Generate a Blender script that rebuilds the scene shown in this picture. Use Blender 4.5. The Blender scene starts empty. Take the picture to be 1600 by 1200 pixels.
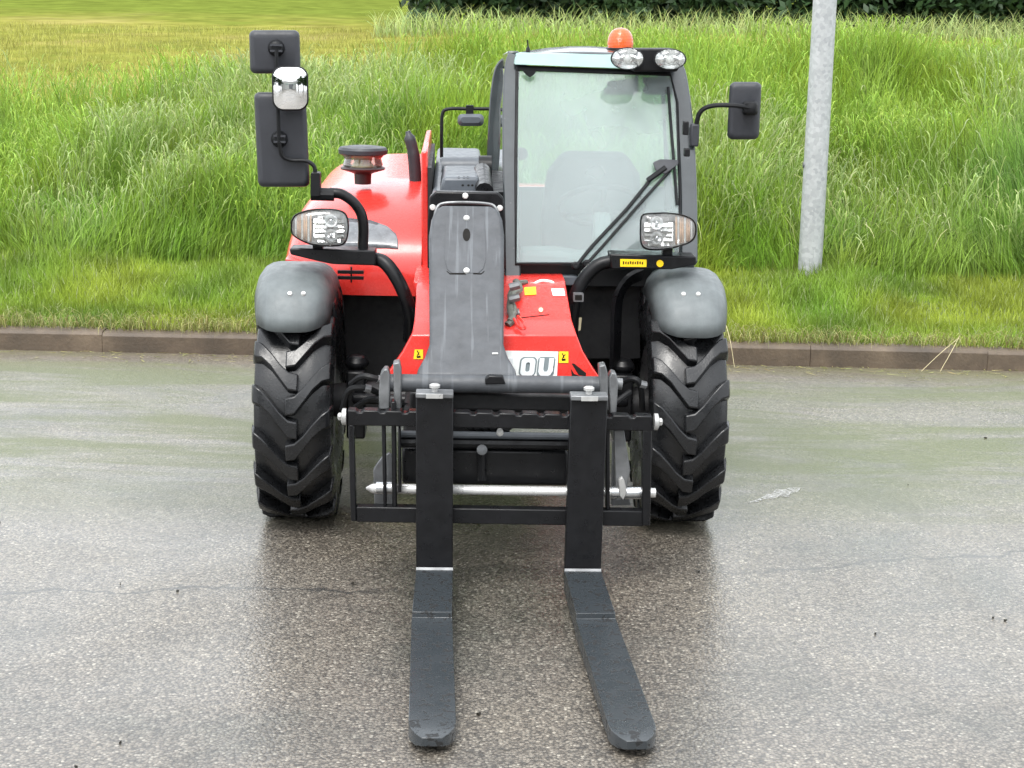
import bpy, bmesh, math, random
import numpy as np
from mathutils import Vector, Matrix
from mathutils.bvhtree import BVHTree
R = math.radians
PI = math.pi
rng = np.random.default_rng(7)
random.seed(7)
scene = bpy.context.scene
C = scene.collection

# ---------------------------------------------------------------- camera
FPX, CAM_H = 2600.0, 1.9
PITCH, ROLL = math.atan(580 / 2600), R(1.2)
cd = bpy.data.cameras.new('camera'); cam = bpy.data.objects.new('camera', cd); C.objects.link(cam)
cd.sensor_width = 36; cd.lens = FPX / 1600 * 36
cd.clip_start = 0.1; cd.clip_end = 1000
cam.matrix_world = Matrix.Translation((0, 0, CAM_H)) @ Matrix.Rotation(PI / 2 - PITCH, 4, 'X') @ Matrix.Rotation(ROLL, 4, 'Z')
scene.camera = cam

# ---------------------------------------------------------------- sky, sun, exposure
w = bpy.data.worlds.new('World'); scene.world = w; w.use_nodes = True
nt = w.node_tree; nt.nodes.clear()
SUN_EL, SUN_AZ = R(58), R(200)
sky = nt.nodes.new('ShaderNodeTexSky'); sky.sky_type = 'NISHITA'; sky.sun_disc = False
sky.sun_elevation = SUN_EL; sky.sun_rotation = SUN_AZ
sky.air_density = 1.0; sky.dust_density = 4.0; sky.ozone_density = 1.0
hsv = nt.nodes.new('ShaderNodeHueSaturation'); hsv.inputs['Saturation'].default_value = 0.22
mixc = nt.nodes.new('ShaderNodeMix'); mixc.data_type = 'RGBA'; mixc.inputs[0].default_value = 0.55
mixc.inputs[7].default_value = (8.6, 9.0, 9.4, 1)
bg = nt.nodes.new('ShaderNodeBackground'); bg.inputs['Strength'].default_value = 0.12
wo = nt.nodes.new('ShaderNodeOutputWorld')
nt.links.new(sky.outputs[0], hsv.inputs['Color']); nt.links.new(hsv.outputs[0], mixc.inputs[6])
nt.links.new(mixc.outputs[2], bg.inputs['Color']); nt.links.new(bg.outputs[0], wo.inputs['Surface'])
sl = bpy.data.lights.new('sun', 'SUN'); sl.energy = 0.8; sl.angle = R(25); sl.color = (1, 0.97, 0.92)
sun = bpy.data.objects.new('sun', sl); C.objects.link(sun)
sd = Vector((math.sin(SUN_AZ) * math.cos(SUN_EL), math.cos(SUN_AZ) * math.cos(SUN_EL), math.sin(SUN_EL)))
sun.rotation_euler = sd.to_track_quat('Z', 'Y').to_euler()
scene.view_settings.view_transform = 'Standard'; scene.view_settings.look = 'None'
scene.view_settings.gamma = 1; scene.view_settings.use_curve_mapping = False
scene.view_settings.exposure = 1.6

# ---------------------------------------------------------------- measuring: a photo point at a known depth in the machine's own frame
MX, MY, YAW = -0.085, 6.2, R(2.2)
def world_ray(u, v):
    a, b = u - 800, v - 600
    c, s = math.cos(ROLL), math.sin(ROLL)
    a, b = a * c + b * s, -a * s + b * c
    fw = Vector((0, math.cos(PITCH), -math.sin(PITCH))); up = Vector((0, math.sin(PITCH), math.cos(PITCH)))
    return fw + Vector((a / FPX, 0, 0)) - up * (b / FPX)
MROT = Matrix.Rotation(-YAW, 3, 'Z')
CAML = MROT @ (Vector((0, 0, CAM_H)) - Vector((MX, MY, 0)))
def lray(u, v): return MROT @ world_ray(u, v)
def Q(u, v, y):
    d = lray(u, v); t = (y - CAML.y) / d.y
    return CAML + d * t
def W(u, v, Y):
    d = world_ray(u, v); return Vector((0, 0, CAM_H)) + d * (Y / d.y)
def Ground(u, v, z=0.0):
    d = world_ray(u, v); t = (z - CAM_H) / d.z
    return Vector((0, 0, CAM_H)) + d * t
def QZ(u, v, z):
    d = lray(u, v); t = (z - CAML.z) / d.z
    return CAML + d * t

# ---------------------------------------------------------------- materials
def nn(nt, t, **kw):
    n = nt.nodes.new(t)
    for k, val in kw.items(): setattr(n, k, val)
    return n
def base_mat(name):
    m = bpy.data.materials.new(name); m.use_nodes = True
    nt = m.node_tree; b = nt.nodes['Principled BSDF']
    return m, nt, b
def noise(nt, scale, detail=4, rough=0.55, vec=None, dist=0):
    n = nn(nt, 'ShaderNodeTexNoise'); n.inputs['Scale'].default_value = scale
    n.inputs['Detail'].default_value = detail; n.inputs['Roughness'].default_value = rough; n.inputs['Distortion'].default_value = dist
    if vec is not None: nt.links.new(vec, n.inputs['Vector'])
    return n
def ramp(nt, src, stops):
    r = nn(nt, 'ShaderNodeValToRGB'); cr = r.color_ramp
    while len(cr.elements) < len(stops): cr.elements.new(0.5)
    for e, (p, c) in zip(cr.elements, stops):
        e.position = p; e.color = c if len(c) == 4 else (*c, 1)
    nt.links.new(src, r.inputs[0]); return r
def g(v): return (v, v, v, 1)
def mixcol(nt, fac, a, b, mode='MIX'):
    m = nn(nt, 'ShaderNodeMix', data_type='RGBA', blend_type=mode)
    for s, i in ((fac, 0), (a, 6), (b, 7)):
        if hasattr(s, 'is_linked'): nt.links.new(s, m.inputs[i])
        else: m.inputs[i].default_value = s if i == 0 else (s if len(s) == 4 else (*s, 1))
    return m.outputs[2]
def math_(nt, op, a, b=None, clamp=False):
    m = nn(nt, 'ShaderNodeMath', operation=op, use_clamp=clamp)
    for s, i in ((a, 0), (b, 1)):
        if s is None: continue
        if hasattr(s, 'is_linked'): nt.links.new(s, m.inputs[i])
        else: m.inputs[i].default_value = s
    return m.outputs[0]
def paint(name, col, rough=0.35, metal=0.0, var=0.15, scale=14, rvar=0.15, bump=0.0, bscale=200, streak=0.0, scol=None, spec=0.5, coat=0.0):
    m, nt, b = base_mat(name)
    tc = nn(nt, 'ShaderNodeTexCoord')
    n = noise(nt, scale, 5, 0.6, tc.outputs['Object'])
    dark = tuple(c * (1 - var) for c in col); lite = tuple(min(1, c * (1 + var)) for c in col)
    r = ramp(nt, n.outputs['Fac'], [(0.3, dark), (0.7, lite)])
    out = r.outputs[0]
    if streak:
        mp = nn(nt, 'ShaderNodeMapping'); mp.inputs['Scale'].default_value = (1, 0.06, 0.06)
        nt.links.new(tc.outputs['Object'], mp.inputs[0])
        sn = noise(nt, 55, 3, 0.5, mp.outputs[0])
        sr = ramp(nt, sn.outputs['Fac'], [(0.58, g(0)), (0.66, g(1))])
        out = mixcol(nt, math_(nt, 'MULTIPLY', sr.outputs[0], streak), out, scol or tuple(min(1, c * 2) for c in col))
    nt.links.new(out, b.inputs['Base Color'])
    n2 = noise(nt, scale * 2.3, 4, 0.6, tc.outputs['Object'])
    rr = ramp(nt, n2.outputs['Fac'], [(0.3, g(max(0.03, rough - rvar))), (0.7, g(min(1, rough + rvar)))])
    nt.links.new(rr.outputs[0], b.inputs['Roughness'])
    b.inputs['Metallic'].default_value = metal
    b.inputs['Specular IOR Level'].default_value = spec
    b.inputs['Coat Weight'].default_value = coat; b.inputs['Coat Roughness'].default_value = 0.08
    if bump:
        n3 = noise(nt, bscale, 3, 0.6, tc.outputs['Object'])
        bp = nn(nt, 'ShaderNodeBump'); bp.inputs['Strength'].default_value = bump; bp.inputs['Distance'].default_value = 0.002
        nt.links.new(n3.outputs['Fac'], bp.inputs['Height']); nt.links.new(bp.outputs[0], b.inputs['Normal'])
    return m
M = {}
M['red'] = paint('red_paint', (0.64, 0.032, 0.024), 0.27, var=0.06, rvar=0.06, bump=0.04, bscale=90, coat=0.3)
M['black'] = paint('black_paint', (0.006, 0.0062, 0.0072), 0.36, var=0.3, rvar=0.14, bump=0.1, spec=0.26)
M['blackmat'] = paint('black_plastic', (0.007, 0.0075, 0.0085), 0.5, var=0.25, bump=0.15, spec=0.25)
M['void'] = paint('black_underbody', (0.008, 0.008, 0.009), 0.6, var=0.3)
M['plastic'] = paint('dark_grey_plastic', (0.025, 0.027, 0.033), 0.5, var=0.12, rvar=0.1, bump=0.3, bscale=420)
M['guard'] = paint('grey_mudguard_plastic', (0.11, 0.125, 0.128), 0.52, var=0.18, rvar=0.12, bump=0.35, bscale=420, streak=0.14, scol=(0.15, 0.17, 0.18))
M['cover'] = paint('grey_boom_cover_plastic', (0.048, 0.052, 0.058), 0.52, var=0.2, rvar=0.14, bump=0.3, bscale=420, streak=0.28, scol=(0.17, 0.185, 0.2))
M['boom'] = paint('grey_boom_paint', (0.075, 0.085, 0.098), 0.42, var=0.15, rvar=0.12)
M['cabpaint'] = paint('dark_cab_paint', (0.035, 0.042, 0.045), 0.2, var=0.15, rvar=0.08, coat=0.4)
M['rubber'] = paint('tyre_rubber', (0.009, 0.0095, 0.0105), 0.27, spec=0.45, var=0.35, scale=9, rvar=0.17, bump=0.3, bscale=150)
M['steel'] = paint('galvanised_steel', (0.55, 0.56, 0.57), 0.3, metal=1.0, var=0.15, rvar=0.12)
M['dullsteel'] = paint('worn_grey_steel', (0.15, 0.155, 0.16), 0.45, metal=0.5, var=0.35, rvar=0.15)
M['chrome'] = paint('bright_pin_steel', (0.62, 0.62, 0.61), 0.3, metal=0.5, var=0.08, rvar=0.08)
M['zinc'] = paint('zinc_bolt', (0.62, 0.62, 0.6), 0.45, metal=0.2, var=0.05)
M['greybolt'] = paint('weathered_zinc', (0.42, 0.42, 0.41), 0.4, metal=0.4, var=0.2)
M['white'] = paint('white_plate', (0.72, 0.74, 0.72), 0.35, var=0.05)
M['letter'] = paint('white_letters', (0.62, 0.65, 0.66), 0.35, var=0.05)
M['letteredge'] = paint('grey_letter_edge', (0.16, 0.19, 0.2), 0.4, var=0.05)
M['yellow'] = paint('yellow_sticker', (0.85, 0.55, 0.01), 0.35, var=0.05)
M['ink'] = paint('black_print', (0.012, 0.011, 0.010), 0.7, var=0.05, spec=0.1)
M['cream'] = paint('cream_plastic', (0.7, 0.6, 0.38), 0.4, var=0.06)
M['rimred'] = paint('wheel_rim_paint', (0.09, 0.085, 0.09), 0.4, var=0.2)
M['hose'] = paint('hydraulic_hose', (0.10, 0.105, 0.09), 0.5, var=0.4, scale=60)
M['seat'] = paint('seat_fabric', (0.05, 0.055, 0.06), 0.8, var=0.2)
M['cabin'] = paint('cab_interior_plastic', (0.24, 0.26, 0.26), 0.6, var=0.1)
M['base'] = paint('maroon_air_filter_plastic', (0.028, 0.016, 0.017), 0.4, var=0.15)

def orange_mat():
    m, nt, b = base_mat('orange_lens')
    b.inputs['Base Color'].default_value = (0.9, 0.13, 0.01, 1); b.inputs['Roughness'].default_value = 0.15
    b.inputs['Transmission Weight'].default_value = 0.35; b.inputs['Coat Weight'].default_value = 0.5
    tc = nn(nt, 'ShaderNodeTexCoord'); wv = nn(nt, 'ShaderNodeTexWave', bands_direction='Z'); wv.inputs['Scale'].default_value = 55
    nt.links.new(tc.outputs['Object'], wv.inputs['Vector'])
    bp = nn(nt, 'ShaderNodeBump'); bp.inputs['Strength'].default_value = 0.4; bp.inputs['Distance'].default_value = 0.003
    nt.links.new(wv.outputs['Fac'], bp.inputs['Height']); nt.links.new(bp.outputs[0], b.inputs['Normal'])
    return m
M['lampgrey'] = paint('smoked_lamp_cover', (0.12, 0.13, 0.14), 0.2, var=0.35, scale=30, rvar=0.12, coat=0.6)
M['lampwhite'] = paint('sky_white_reflector', (0.9, 0.9, 0.9), 0.3, metal=0.1, var=0.04)  # silver reflector coloured white in place of the sky it would mirror
M['orange'] = orange_mat()

def glass_mat(name, tint, film, rough=0.02, filmcol=(0.75, 0.8, 0.8), scale=6, refl=1.45):
    m = bpy.data.materials.new(name); m.use_nodes = True; nt = m.node_tree; nt.nodes.clear()
    out = nn(nt, 'ShaderNodeOutputMaterial')
    tr = nn(nt, 'ShaderNodeBsdfTransparent'); tr.inputs[0].default_value = (*tint, 1)
    gl = nn(nt, 'ShaderNodeBsdfGlossy'); gl.inputs['Roughness'].default_value = rough; gl.inputs[0].default_value = (1, 1, 1, 1)
    fr = nn(nt, 'ShaderNodeFresnel'); fr.inputs[0].default_value = refl
    fr2 = math_(nt, 'MULTIPLY', fr.outputs[0], 1.8, True)
    mx = nn(nt, 'ShaderNodeMixShader'); nt.links.new(fr2, mx.inputs[0]); nt.links.new(tr.outputs[0], mx.inputs[1]); nt.links.new(gl.outputs[0], mx.inputs[2])
    df = nn(nt, 'ShaderNodeBsdfDiffuse'); df.inputs[0].default_value = (*filmcol, 1)
    tl = nn(nt, 'ShaderNodeBsdfTranslucent'); tl.inputs[0].default_value = (*filmcol, 1)
    dm = nn(nt, 'ShaderNodeMixShader'); dm.inputs[0].default_value = 0.5
    nt.links.new(df.outputs[0], dm.inputs[1]); nt.links.new(tl.outputs[0], dm.inputs[2])
    tc = nn(nt, 'ShaderNodeTexCoord'); n = noise(nt, scale, 4, 0.6, tc.outputs['Object'])
    rr = ramp(nt, n.outputs['Fac'], [(0.3, g(film * 0.6)), (0.7, g(film * 1.3))])
    m2 = nn(nt, 'ShaderNodeMixShader'); nt.links.new(rr.outputs[0], m2.inputs[0]); nt.links.new(mx.outputs[0], m2.inputs[1]); nt.links.new(dm.outputs[0], m2.inputs[2])
    nt.links.new(m2.outputs[0], out.inputs[0])
    return m
M['screen'] = glass_mat('rain_and_light_veiled_glass', (0.87, 0.95, 0.94), 0.24, scale=1.6, filmcol=(0.80, 0.87, 0.875))  # besides rain film, the pale veil paints in light seen through the cab
M['sideglass'] = glass_mat('tinted_side_glass', (0.70, 0.84, 0.80), 0.05)
M['clear'] = glass_mat('clear_lamp_lens', (0.99, 1.0, 1.0), 0.02, filmcol=(0.9, 0.9, 0.9), scale=40)
M['bowl'] = glass_mat('clear_precleaner_bowl', (0.85, 0.87, 0.82), 0.2, filmcol=(0.5, 0.5, 0.46), scale=20)
M['mirror'] = paint('mirror_silver', (0.93, 0.94, 0.94), 0.03, metal=1.0, var=0.01, rvar=0.0)
M['reflector'] = paint('lamp_reflector', (0.95, 0.95, 0.94), 0.18, metal=1.0, var=0.02, scale=40, rvar=0.06)
M['amber'] = paint('indicator_lens', (0.62, 0.42, 0.30), 0.25, var=0.15, scale=60)
M['tealvisor'] = paint('sky_tinted_roof_panel', (0.22, 0.33, 0.31), 0.35, var=0.08, rvar=0.06, coat=0.1)  # pale teal of the reflected sky put into the base colour

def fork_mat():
    m, nt, b = base_mat('wet_black_fork_sky_sheen')
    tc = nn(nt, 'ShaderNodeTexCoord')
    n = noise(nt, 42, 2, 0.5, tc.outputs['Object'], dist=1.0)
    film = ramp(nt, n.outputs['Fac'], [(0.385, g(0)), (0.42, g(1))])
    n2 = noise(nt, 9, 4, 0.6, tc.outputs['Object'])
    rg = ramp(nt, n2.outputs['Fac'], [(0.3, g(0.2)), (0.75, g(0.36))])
    nt.links.new(mixcol(nt, film.outputs[0], (0.004, 0.0045, 0.005), (0.026, 0.031, 0.035)), b.inputs['Base Color'])  # blue-grey sky sheen of the wet film put into the base colour
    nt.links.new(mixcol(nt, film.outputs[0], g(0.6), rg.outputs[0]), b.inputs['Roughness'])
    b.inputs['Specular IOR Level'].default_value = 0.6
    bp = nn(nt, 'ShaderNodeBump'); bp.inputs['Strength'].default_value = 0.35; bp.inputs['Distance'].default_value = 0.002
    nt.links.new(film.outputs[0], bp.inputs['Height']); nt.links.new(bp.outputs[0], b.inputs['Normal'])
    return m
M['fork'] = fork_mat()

def road_mat():
    m, nt, b = base_mat('wet_asphalt')
    geo = nn(nt, 'ShaderNodeNewGeometry'); pos = geo.outputs['Position']
    vo = nn(nt, 'ShaderNodeTexVoronoi', feature='F1'); vo.inputs['Scale'].default_value = 112; nt.links.new(pos, vo.inputs['Vector'])
    bw = nn(nt, 'ShaderNodeSeparateColor'); nt.links.new(vo.outputs['Color'], bw.inputs[0])
    stones = ramp(nt, bw.outputs[0], [(0.0, (0.056, 0.049, 0.042)), (0.3, (0.112, 0.100, 0.087)), (0.65, (0.150, 0.136, 0.119)), (0.93, (0.19, 0.175, 0.155)), (1.0, (0.32, 0.305, 0.275))])
    gap = ramp(nt, vo.outputs['Distance'], [(0.4, g(1)), (0.68, g(0.4))])
    col = mixcol(nt, 1.0, stones.outputs[0], gap.outputs[0], 'MULTIPLY')
    big = noise(nt, 1.1, 6, 0.68, pos, dist=0.4)
    bigr = ramp(nt, big.outputs['Fac'], [(0.32, (0.60, 0.62, 0.57)), (0.48, (0.97, 0.93, 0.86)), (0.68, (1.22, 1.15, 1.02))])
    col = mixcol(nt, 1.0, col, bigr.outputs[0], 'MULTIPLY')
    # green tint in streaks along the kerb side
    sp = nn(nt, 'ShaderNodeSeparateXYZ'); nt.links.new(pos, sp.inputs[0])
    mp = nn(nt, 'ShaderNodeMapping'); mp.inputs['Scale'].default_value = (0.35, 1.6, 1); nt.links.new(pos, mp.inputs[0])
    mo = noise(nt, 1.35, 7, 0.7, mp.outputs[0], dist=0.7)
    mor = ramp(nt, mo.outputs['Fac'], [(0.40, g(0)), (0.56, g(1))])
    far = nn(nt, 'ShaderNodeMapRange'); far.inputs[1].default_value = 5.9; far.inputs[2].default_value = 7.0; nt.links.new(sp.outputs[1], far.inputs[0])
    mfac = math_(nt, 'MULTIPLY', mor.outputs[0], math_(nt, 'MULTIPLY', far.outputs[0], 0.75))
    col = mixcol(nt, mfac, col, (0.075, 0.092, 0.022))
    # dirt along the kerb
    kd = nn(nt, 'ShaderNodeMapRange'); kd.inputs[1].default_value = 8.6; kd.inputs[2].default_value = 9.1; nt.links.new(sp.outputs[1], kd.inputs[0])
    kn = noise(nt, 5, 5, 0.65, pos)
    col = mixcol(nt, math_(nt, 'MULTIPLY', kd.outputs[0], kn.outputs['Fac']), col, (0.17, 0.14, 0.10))
    # hairline cracks
    for cx, cy, sl_, seed in ((-1.1, 5.25, 0.10, 0.0), (1.55, 5.75, 0.25, 4.0)):
        cn = noise(nt, 2.2, 5, 0.65, pos); cn.noise_dimensions = '4D'; cn.inputs['W'].default_value = seed
        line = math_(nt, 'SUBTRACT', sp.outputs[1], math_(nt, 'ADD', math_(nt, 'MULTIPLY', math_(nt, 'SUBTRACT', sp.outputs[0], cx), sl_), cy))
        d = math_(nt, 'ABSOLUTE', math_(nt, 'ADD', line, math_(nt, 'MULTIPLY', math_(nt, 'SUBTRACT', cn.outputs['Fac'], 0.5), 0.5)))
        lm = ramp(nt, d, [(0.004, g(1)), (0.016, g(0))])
        ext = ramp(nt, math_(nt, 'ABSOLUTE', math_(nt, 'SUBTRACT', sp.outputs[0], cx)), [(0.55, g(1)), (0.95, g(0))])
        col = mixcol(nt, math_(nt, 'MULTIPLY', math_(nt, 'MULTIPLY', lm.outputs[0], ext.outputs[0]), 0.9), col, (0.02, 0.019, 0.017))
    nt.links.new(col, b.inputs['Base Color'])
    wet = noise(nt, 0.8, 7, 0.72, pos, dist=0.8)
    wr = ramp(nt, wet.outputs['Fac'], [(0.33, g(0.20)), (0.5, g(0.30)), (0.67, g(0.44))])
    b.inputs['Roughness'].default_value = 0.55
    nt.links.new(math_(nt, 'SUBTRACT', 1.0, math_(nt, 'MULTIPLY', mfac, 0.8)), b.inputs['Coat Weight']); b.inputs['Coat IOR'].default_value = 1.40
    nt.links.new(wr.outputs[0], b.inputs['Coat Roughness'])
    fine = noise(nt, 230, 3, 0.6, pos)
    ht = math_(nt, 'ADD', math_(nt, 'MULTIPLY', vo.outputs['Distance'], -0.9), math_(nt, 'MULTIPLY', fine.outputs['Fac'], 0.5))
    ht = math_(nt, 'ADD', ht, math_(nt, 'MULTIPLY', bw.outputs[1], 0.35))
    bp = nn(nt, 'ShaderNodeBump'); bp.inputs['Strength'].default_value = 0.55; bp.inputs['Distance'].default_value = 0.006
    nt.links.new(ht, bp.inputs['Height']); nt.links.new(bp.outputs[0], b.inputs['Normal'])
    bp2 = nn(nt, 'ShaderNodeBump'); bp2.inputs['Strength'].default_value = 0.13; bp2.inputs['Distance'].default_value = 0.006
    nt.links.new(ht, bp2.inputs['Height']); nt.links.new(bp2.outputs[0], b.inputs['Coat Normal'])
    return m
M['road'] = road_mat()

def soil_mat():
    m, nt, b = base_mat('grassy_soil')
    geo = nn(nt, 'ShaderNodeNewGeometry'); n = noise(nt, 1.4, 6, 0.65, geo.outputs['Position']); n2 = noise(nt, 30, 4, 0.6, geo.outputs['Position'])
    a = ramp(nt, n.outputs['Fac'], [(0.3, (0.06, 0.10, 0.02)), (0.7, (0.11, 0.14, 0.035))])
    nt.links.new(mixcol(nt, math_(nt, 'MULTIPLY', n2.outputs['Fac'], 0.5), a.outputs[0], (0.07, 0.055, 0.03)), b.inputs['Base Color'])
    b.inputs['Roughness'].default_value = 0.95
    return m
M['soil'] = soil_mat()
def field_mat():
    m, nt, b = base_mat('mown_field')
    geo = nn(nt, 'ShaderNodeNewGeometry'); mp = nn(nt, 'ShaderNodeMapping'); mp.inputs['Scale'].default_value = (0.5, 0.35, 1)
    nt.links.new(geo.outputs['Position'], mp.inputs[0])
    n = noise(nt, 0.8, 6, 0.65, mp.outputs[0]); n2 = noise(nt, 12, 5, 0.65, mp.outputs[0])
    a = ramp(nt, n.outputs['Fac'], [(0.35, (0.14, 0.16, 0.03)), (0.52, (0.23, 0.215, 0.05)), (0.7, (0.31, 0.25, 0.10))])
    sp = nn(nt, 'ShaderNodeSeparateXYZ'); nt.links.new(geo.outputs['Position'], sp.inputs[0])
    far = nn(nt, 'ShaderNodeMapRange'); far.inputs[1].default_value = 33; far.inputs[2].default_value = 42; nt.links.new(sp.outputs[1], far.inputs[0])
    c = mixcol(nt, far.outputs[0], a.outputs[0], (0.13, 0.16, 0.028))
    c = mixcol(nt, math_(nt, 'MULTIPLY', n2.outputs['Fac'], 0.6), c, (0.075, 0.10, 0.02))
    n3 = noise(nt, 3.0, 6, 0.7, mp.outputs[0]); c = mixcol(nt, 1.0, c, ramp(nt, n3.outputs['Fac'], [(0.35, g(0.7)), (0.65, g(1.25))]).outputs[0], 'MULTIPLY')
    nt.links.new(c, b.inputs['Base Color']); b.inputs['Roughness'].default_value = 1.0; b.inputs['Specular IOR Level'].default_value = 0.0
    return m
M['field'] = field_mat()
def kerb_mat():
    m, nt, b = base_mat('damp_kerb_concrete')
    geo = nn(nt, 'ShaderNodeNewGeometry'); n = noise(nt, 3.5, 6, 0.65, geo.outputs['Position']); n2 = noise(nt, 60, 4, 0.6, geo.outputs['Position'])
    a = ramp(nt, n.outputs['Fac'], [(0.3, (0.045, 0.033, 0.021)), (0.5, (0.085, 0.060, 0.038)), (0.74, (0.17, 0.125, 0.08))])
    c = mixcol(nt, math_(nt, 'MULTIPLY', n2.outputs['Fac'], 0.4), a.outputs[0], (0.07, 0.06, 0.05))
    oi = nn(nt, 'ShaderNodeObjectInfo')
    rr = ramp(nt, oi.outputs['Random'], [(0, g(0.93)), (1, g(1.07))])
    c = mixcol(nt, 1.0, c, rr.outputs[0], 'MULTIPLY')
    nt.links.new(c, b.inputs['Base Color']); b.inputs['Roughness'].default_value = 0.6
    bp = nn(nt, 'ShaderNodeBump'); bp.inputs['Strength'].default_value = 0.5; bp.inputs['Distance'].default_value = 0.006
    nt.links.new(n2.outputs['Fac'], bp.inputs['Height']); nt.links.new(bp.outputs[0], b.inputs['Normal'])
    return m
M['kerb'] = kerb_mat()
def post_mat():
    m, nt, b = base_mat('mottled_galvanised_post')
    tc = nn(nt, 'ShaderNodeTexCoord'); vo = nn(nt, 'ShaderNodeTexVoronoi'); vo.inputs['Scale'].default_value = 45
    nt.links.new(tc.outputs['Object'], vo.inputs['Vector']); sc = nn(nt, 'ShaderNodeSeparateColor'); nt.links.new(vo.outputs['Color'], sc.inputs[0])
    n = noise(nt, 8, 5, 0.6, tc.outputs['Object'])
    f = math_(nt, 'ADD', math_(nt, 'MULTIPLY', sc.outputs[0], 0.4), math_(nt, 'MULTIPLY', n.outputs['Fac'], 0.6))
    r = ramp(nt, f, [(0.25, (0.30, 0.315, 0.32)), (0.75, (0.44, 0.455, 0.46))])
    nt.links.new(r.outputs[0], b.inputs['Base Color']); b.inputs['Metallic'].default_value = 0.25; b.inputs['Roughness'].default_value = 0.5
    return m
M['post'] = post_mat()
def leaf_mat(name, trans=0.35, rough=0.5):
    m = bpy.data.materials.new(name); m.use_nodes = True; nt = m.node_tree; nt.nodes.clear()
    out = nn(nt, 'ShaderNodeOutputMaterial'); at = nn(nt, 'ShaderNodeAttribute', attribute_name='Col')
    p = nn(nt, 'ShaderNodeBsdfPrincipled'); p.inputs['Roughness'].default_value = rough; p.inputs['Specular IOR Level'].default_value = 0.35
    tl = nn(nt, 'ShaderNodeBsdfTranslucent'); mx = nn(nt, 'ShaderNodeMixShader'); mx.inputs[0].default_value = trans
    nt.links.new(at.outputs['Color'], p.inputs['Base Color']); nt.links.new(at.outputs['Color'], tl.inputs[0])
    nt.links.new(p.outputs[0], mx.inputs[1]); nt.links.new(tl.outputs[0], mx.inputs[2]); nt.links.new(mx.outputs[0], out.inputs[0])
    return m
M['grass'] = leaf_mat('grass_blades'); M['leaf'] = leaf_mat('hedge_leaves', 0.25)
M['bark'] = paint('bark', (0.09, 0.07, 0.05), 0.9, var=0.4, scale=8)
M['hallwall'] = paint('pale_hall_cladding', (0.5, 0.5, 0.47), 0.6, scale=2); M['roofing'] = paint('dark_roofing', (0.08, 0.08, 0.085), 0.7)
M['mark'] = paint('patchy_white_mark', (0.8, 0.8, 0.78), 0.4, var=0.1)
def patchy_mark_mat():
    m, nt, b = base_mat('patchy_white_mark'); b.inputs['Base Color'].default_value = (0.5, 0.5, 0.49, 1); b.inputs['Roughness'].default_value = 0.5
    geo = nn(nt, 'ShaderNodeNewGeometry'); mp = nn(nt, 'ShaderNodeMapping'); mp.inputs['Scale'].default_value = (0.45, 1.1, 1); nt.links.new(geo.outputs['Position'], mp.inputs[0])
    n = noise(nt, 110, 5, 0.75, mp.outputs[0]); r = ramp(nt, n.outputs['Fac'], [(0.47, g(0)), (0.62, g(0.8))]); nt.links.new(r.outputs[0], b.inputs['Alpha'])
    return m
M['mark'] = patchy_mark_mat()
M['debris'] = paint('dark_wet_debris', (0.02, 0.018, 0.014), 0.4, var=0.4)

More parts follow.
